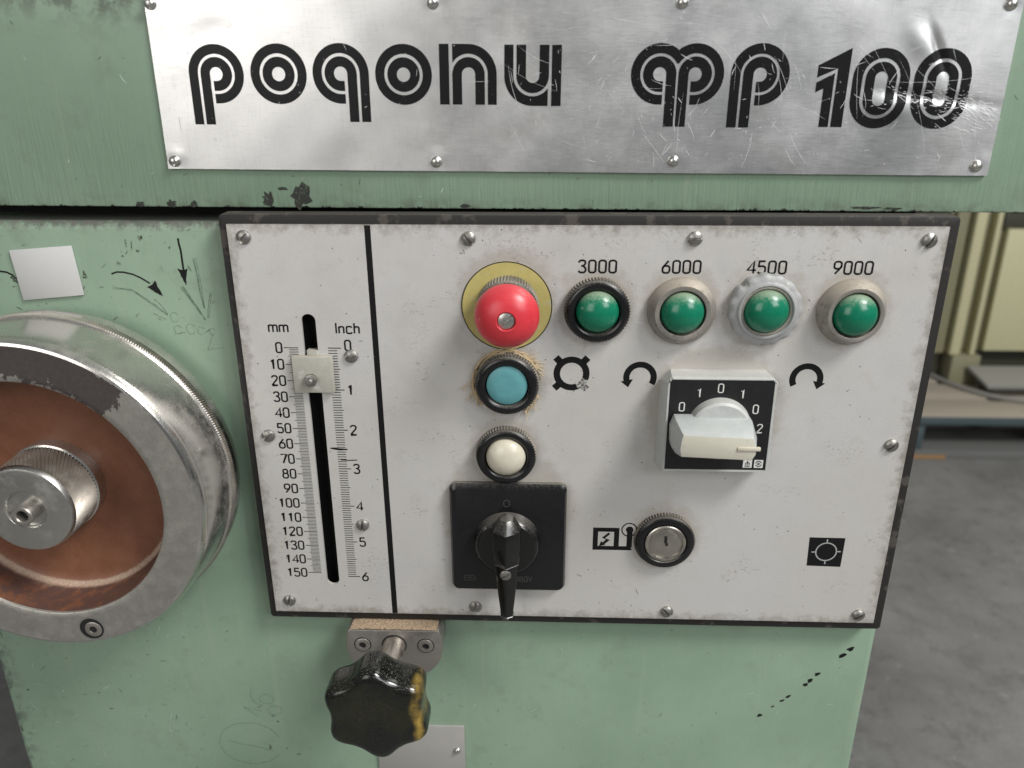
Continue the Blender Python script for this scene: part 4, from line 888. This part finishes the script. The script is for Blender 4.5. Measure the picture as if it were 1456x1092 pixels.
MB().lathe([(71.8,-46.0),(71.0,-42),(70.2,-34),(69.4,-28),(68.2,-25.0),(66,-23.6),(60,-22.6),(44,-21.6),(30,-21),(22,-21)], 128, close=True).build('dished_web', MT['bowl'], hw, angle=60)
tw_ = [0, .12, .24, .36, .48]
hubp = [(26.4,-29),(26.4,-35),(26.4,-41),(26.4,-46),(26.2,-51)]
MB().lathe(hubp, 150, teeth=({0,1,2,3,4}, 1.2), twist=[-k for k in tw_], close=True).build('hub_knurl', MT['knurl'], hw)
MB().lathe([(26.0,-29.0),(27.0,-28.4),(27.2,-20)], 72, close=True).build('hub_collar', MT['chrome'], hw)
hb = MB().lathe([(26.0,-51),(25.4,-52.9),(24.8,-53.7),(23.6,-54.0),(11.6,-54.0),(11.0,-53.4),(10.6,-51.5),(10.4,-42),(0.3,-42)], 96).build('hub_cap', MT['hub'], hw)
MB().lathe([(3.1,-54),(3.2,-59.4),(3.7,-60.0),(5.2,-60.0),(5.7,-59.4),(5.8,-44)], 36, close=True, cx=1.5, cz=-.5).build('stud', MT['flange'], hb)
MB().sheet(arc(1.5, -.5, 3.2, 0, 360, 6)[:-1], -56.0).build('stud_socket', MT['dark'], hb, smooth=False)

# ================================================================== clamp with star knob
st = thing('clamp_knob', 'black six-lobed star knob on a steel shaft and sawdust covered flange', 'knob', (77.4, 12, -268.0))
fo = []
for i in range(64):
    a = 2*pi*i/64; c, s_ = cos(a), sin(a); x = 31.2*abs(c)**.86*(1 if c > 0 else -1); z = 27.0*abs(s_)**.86*(1 if s_ > 0 else -1)
    fo.append((x, min(z, 11.2)))
fg = MB().prism(fo, -20.0, -.1).build('flange', MT['flange'], st, bevel=.8)
random.seed(3)
dm = MB(); nx, ny = 60, 20; vs = []
for i in range(nx+1):
    for j in range(ny+1):
        x = -28+56*i/nx; y = -19.2+18.6*j/ny; e = min(i, nx-i)/6.0; h = 11.25+min(1, e)*(.25+1.6*(j/ny)**2)+random.uniform(0, .45)*min(1, e)
        vs.append((x, y+random.uniform(-.2,.2), h))
dm.add(vs, [(i*(ny+1)+j, (i+1)*(ny+1)+j, (i+1)*(ny+1)+j+1, i*(ny+1)+j+1) for i in range(nx) for j in range(ny)]).build('sawdust', MT['sawdust'], fg, angle=180)
for x in (-20.5, 20.4):
    s0 = MB().sheet(arc(x, 0, 5.6, 0, 360, 32)[:-1], -20.05).build('bolt_hole', MT['dark'], st, smooth=False)
    MB().lathe([(2.2,-20.2),(2.3,-20.9),(4.2,-20.9),(4.9,-20.5),(5.0,-20.1)], 32, close=True, cx=x, cz=0).build('socket_bolt', MT['flange'], s0)
MB().lathe([(8.1,-20.08),(7.2,-20.12)], 40, close=True).build('shaft_gap', MT['dark'], st, smooth=False)
MB().lathe([(7.3,-19.9),(7.3,-36),(7.1,-48),(7.0,-64)], 40).build('shaft', mat_metal('shaft_steel', (0.48,0.44,0.40), 0.33, 0.5, (0.2,0.16,0.13), 0.15), st)
sk = MB(); ns = 120; vs = []
rows = [(.35,-60),(.82,-60.4),(.95,-61.4),(.99,-63.0),(1.0,-65.5),(1.0,-77),(.99,-79.5),(.955,-81.6),(.89,-83.0),(.78,-83.6),(.55,-83.9),(.3,-84.0),(.04,-84.0)]
for k, y in rows:
    for i in range(ns):
        a = 2*pi*i/ns; lob = cos(6*(a-radians(34)))
        R = 26.9+4.9*((1+lob)/2)**1.25*(1 if k > .5 else k*2)
        vs.append((k*R*cos(a), y, k*R*sin(a)))
nr = len(rows)
sk.add(vs, [(k*ns+i, k*ns+(i+1) % ns, (k+1)*ns+(i+1) % ns, (k+1)*ns+i) for k in range(nr-1) for i in range(ns)] + [tuple(range(ns)), tuple((nr-1)*ns+i for i in range(ns))])
sg = sk.build('star_grip', MT['star'], st, angle=60)
